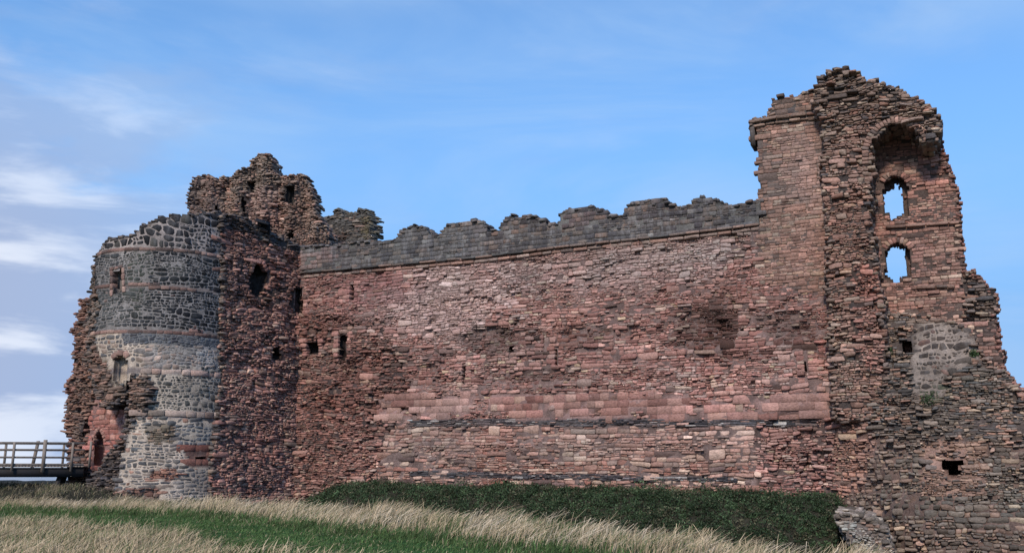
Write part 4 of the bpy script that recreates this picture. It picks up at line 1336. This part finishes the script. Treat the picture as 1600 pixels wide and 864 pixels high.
# rough band beyond the mown strip
x, y = scatter(900000, -34, 26, 12, 50)
d = dry_back(x, y)
wid = np.interp(x, [-34, -20, -10, -4, 4, 10, 26], [7.5, 8, 5.5, 5.5, 6.5, 7, 7])
dens = sstep(-.3, .9, d + vnoise(x, y, 1.8, 16) * 1.0) * (1 - sstep(.8, 1.0, d / wid)) * (.15 + .85 * sstep(-.40, .20, vnoise(x, y, .9, 17)))
near_w = np.interp(y, [12, 25, 50], [1.3, .8, .5])
k = (RNG.random(len(x)) < dens * .62 * near_w) & visible(x, y, ground(x, y))
x, y, d = x[k], y[k], d[k]
n = len(x)
h = (.34 + .36 * np.clip(.45 + 1.3 * vnoise(x, y, 1.2, 18), 0, 1.2)) * RNG.uniform(.6, 1.25, n) * (.55 + .45 * sstep(0, 1.6, d)) * np.interp(x, [-30, -10, 5, 20], [1.0, 1.1, .95, .9])
lean = np.stack([.50 + RNG.normal(0, .28, n) + .25 * vnoise(x, y, 2.0, 19), RNG.normal(0, .25, n)], -1)
blades('dry_grass', x, y, h, RNG.uniform(.006, .012, n), lean, straw_cols(n, x, y), 'tall pale dry grass leaning in the wind between lawn and castle ditch', 'dry grass')
print('dry back', n)

# taller seeding stems standing out of it in clumps
x, y = scatter(500000, -34, 26, 12, 50)
d = dry_back(x, y)
wid = np.interp(x, [-34, -20, -10, -4, 4, 10, 26], [7.5, 8, 5.5, 5.5, 6.5, 7, 7])
k = (d > .5) & (d < wid) & (vnoise(x, y, .9, 117) > .12) & (RNG.random(len(x)) < .20) & visible(x, y, ground(x, y))
x, y = x[k], y[k]
n = len(x)
h = RNG.uniform(.50, .85, n) * (.8 + .3 * vnoise(x, y, 1.1, 118))
lean = np.stack([.62 + RNG.normal(0, .22, n), RNG.normal(0, .2, n)], -1)
blades('seed_grass', x, y, h, RNG.uniform(.006, .011, n), lean, np.array([.52, .43, .32]) * np.exp(RNG.normal(0, .2, (n, 1))), 'taller bleached seeding grass stems in clumps above the dry band', 'dry grass', tipw=.8)

# rough grass in front of the mown strip
x, y = scatter(420000, -18, 4, 14, 36)
d = dry_fore(x, y)
dens = sstep(-.3, 1.0, d + vnoise(x, y, 1.5, 26) * .9) * (.12 + .88 * sstep(-.35, .25, vnoise(x, y, .75, 27)))
k = (RNG.random(len(x)) < dens * .5) & visible(x, y, ground(x, y))
x, y, d = x[k], y[k], d[k]
n = len(x)
h = (.24 + .24 * np.clip(.5 + vnoise(x, y, 1.0, 28), 0, 1.2)) * RNG.uniform(.6, 1.25, n)
lean = np.stack([.45 + RNG.normal(0, .38, n) + .35 * vnoise(x, y, .9, 29), RNG.normal(0, .35, n)], -1)
c = straw_cols(n, x, y)
blades('dry_grass', x, y, h, RNG.uniform(.005, .010, n), lean, c, 'pale dry grass in the foreground before the mown green strip', 'dry grass')
print('dry fore', n)

# mown strip and green undergrowth
x, y = scatter(700000, -30, 12, 12, 44)
gk = np.maximum(sstep(-.2, 1.0, dry_back(x, y)), sstep(-.2, 1.0, dry_fore(x, y)))
k = (RNG.random(len(x)) < (1 - .55 * gk) * .42) & visible(x, y, ground(x, y)) & (y < near_edge(x) + 1)
x, y = x[k], y[k]
n = len(x)
tuft = sstep(.1, .6, vnoise(x, y, .9, 35))
edge = sstep(-1.6, .2, np.maximum(dry_back(x, y), dry_fore(x, y)))
h = RNG.uniform(.05, .11, n) * (1 + 2.0 * edge + 1.2 * tuft * edge)
gc = np.array([.052, .094, .031]) * np.exp(RNG.normal(0, .28, (n, 1))) * (1 + .5 * vnoise(x, y, 1.4, 36))[:, None]
st_ = RNG.random(n) < .05 + .22 * np.clip(vnoise(x, y, .8, 37) + .1, 0, 1)
gc[st_] = np.array([.26, .22, .14]) * np.exp(RNG.normal(0, .25, (st_.sum(), 1)))
lean = np.stack([.3 + RNG.normal(0, .35, n), RNG.normal(0, .35, n)], -1)
blades('green_grass', x, y, h, RNG.uniform(.008, .014, n), lean, gc, 'short mown green grass path between the two bands of dry grass', 'grass')
print('green', n)


def leaves(name, p, size, cols, label, cat, nrm=None):
    n = len(p)
    a = RNG.normal(0, 1, (n, 3)); a /= np.linalg.norm(a, axis=1)[:, None]
    b = np.cross(a, RNG.normal(0, 1, (n, 3))); b /= np.linalg.norm(b, axis=1)[:, None]
    s_ = size[:, None]
    c = np.cross(a, b)
    co = np.stack([p - a * s_, p - b * s_ * .42 + c * s_ * .12, p + a * s_, p + b * s_ * .42 + c * s_ * .12], 1)
    idx = (np.arange(n) * 4)[:, None] + np.arange(4)[None]
    o = mesh_np(name, co.reshape(-1, 3), idx.ravel(), np.full(n, 4), M_LEAF, np.repeat(cols, 4, 0), None, (0, 0, 0))
    o['kind'] = 'stuff'
    o['label'], o['category'] = label, cat
    return o


# dark ivy-like shrubs on the slope below the curtain wall
nc = 13000
u = RNG.uniform(-1.5, 34.5, nc)
sd = RNG.uniform(.0, 11.0, nc)
cx = CUR.o[0] + CUR.t[0] * u + CURn[0] * sd
cy = CUR.o[1] + CUR.t[1] * u + CURn[1] * sd
endR = (T4.uv(1338, 800)[0])
kk = (cy > near_edge(cx) + 1.5) & (u < endR + 2.0 + vnoise(sd, u, 1.2, 3) * 2.2)
u, sd, cx, cy = u[kk], sd[kk], cx[kk], cy[kk]
nc = len(cx)
cr = RNG.uniform(.12, .34, nc) * (1 - .65 * sstep(endR - 3, endR + 1.5, u)) * (1 + .5 * np.clip(vnoise(cx, cy, 1.4, 44), -.4, 1))
cz = ground(cx, cy) + cr * .3 + .16 * vnoise(cx, cy, .9, 45)
# a few larger bushes break its line
nb = 110
ub, sb = RNG.uniform(0, 29.5, nb), RNG.uniform(.2, 5.5, nb) ** 1.0
cx = np.concatenate([cx, CUR.o[0] + CUR.t[0] * ub + CURn[0] * sb])
cy = np.concatenate([cy, CUR.o[1] + CUR.t[1] * ub + CURn[1] * sb])
rb = RNG.uniform(.30, .62, nb)
cr = np.concatenate([cr, rb])
cz = np.concatenate([cz, ground(cx[-nb:], cy[-nb:]) + rb * .35])
nc += nb
per = 30
ci = np.concatenate([np.repeat(np.arange(nc - nb), per), np.repeat(np.arange(nc - nb, nc), 150)])
off = RNG.normal(0, 1, (len(ci), 3)); off /= np.linalg.norm(off, axis=1)[:, None]
off *= (RNG.random((len(ci), 1)) ** .4) * np.array([1, 1, .85])
p = np.stack([cx[ci], cy[ci], cz[ci]], -1) + off * cr[ci][:, None]
cc = np.array([.036, .060, .028]) * np.exp(RNG.normal(0, .35, (nc, 1)))
cc = cc * (1 + .45 * vnoise(cx, cy, 1.1, 47))[:, None]
olive = RNG.random(nc) < .14 + .35 * np.clip(vnoise(cx, cy, 1.5, 46), 0, 1)
cc[olive] = np.array([.085, .082, .05]) * np.exp(RNG.normal(0, .3, (olive.sum(), 1)))
leaves('shrub_bank', p, RNG.uniform(.035, .075, len(p)), cc[ci] * np.exp(RNG.normal(0, .2, (len(p), 1))), 'dense dark green shrubs along the foot of the curtain wall', 'shrubs')
print('leaves', len(p))

# bramble and tufts on the bank under the bridge
nc = 1100
bx = RNG.uniform(-31, -17.5, nc); by = RNG.uniform(44, 52.5, nc)
cr = RNG.uniform(.10, .28, nc)
bz = ground(bx, by) + cr * .2
per = 22
ci = np.repeat(np.arange(nc), per)
off = RNG.normal(0, 1, (nc * per, 3)); off /= np.linalg.norm(off, axis=1)[:, None]
p = np.stack([bx[ci], by[ci], bz[ci]], -1) + off * cr[ci][:, None] * RNG.random((nc * per, 1)) ** .4
cc = np.array([.050, .046, .034]) * np.exp(RNG.normal(0, .35, (nc, 1)))
leaves('bramble_bank', p, RNG.uniform(.03, .06, len(p)), cc[ci] * np.exp(RNG.normal(0, .2, (len(p), 1))), 'brown brambles and weeds on the bank under the footbridge', 'brambles')
x, y = scatter(22000, -32, -17, 43, 53)
k = RNG.random(len(x)) < .25 + .75 * sstep(-.1, .5, vnoise(x, y, 1.3, 61))
x, y = x[k], y[k]
n = len(x)
h = RNG.uniform(.12, .34, n)
c = np.where((RNG.random(n) < .35)[:, None], np.array([.085, .10, .045]), np.array([.27, .22, .15])) * np.exp(RNG.normal(0, .25, (n, 1)))
blades('bank_grass', x, y, h, RNG.uniform(.008, .014, n), np.stack([.4 + RNG.normal(0, .3, n), RNG.normal(0, .3, n)], -1), c, 'mixed green and straw grass on the bank under the footbridge', 'grass')

# dark dead weed stalks standing in the rough band
x, y = scatter(6000, -30, 16, 18, 46)
d = dry_back(x, y)
k = (d > .6) & (d < 5) & (vnoise(x, y, 1.6, 91) > .30) & (RNG.random(len(x)) < .35)
x, y = x[k], y[k]
n = len(x)
blades('weed_stalks', x, y, RNG.uniform(.5, .95, n), np.full(n, .008), np.stack([.15 + RNG.normal(0, .2, n), RNG.normal(0, .2, n)], -1),
       np.array([.045, .035, .03]) * np.exp(RNG.normal(0, .3, (n, 1))), 'thin dark dead weed stalks scattered through the tall dry grass', 'weeds')

# small green tufts rooted in the tower rubble
for (px, py, r, lab) in ((1452, 622, .42, 'larger green tuft growing on the rubble below the cobbled patch'), (1388, 548, .25, 'small green tuft beside the square hole in the tower rubble'),
                         (1522, 552, .22, 'tiny green tuft at the right end of the cobbled patch')):
    uu, vv = T4.uv(px, py)
    c0 = T4.pos(np.array([uu]), np.array([vv]), T4.b(np.array([uu]), np.array([vv])) + .08)[0]
    n = 260
    off = np.clip(RNG.normal(0, 1, (n, 3)), -1.5, 1.5) * np.array([r, r * .5, r * .8]) * .5
    o = leaves('wall_tuft', c0 + off, RNG.uniform(.03, .06, n), np.array([.05, .085, .035]) * np.exp(RNG.normal(0, .3, (n, 1))), lab, 'plant')
    o['group'] = 'green tufts in the tower rubble'
    del o['kind']
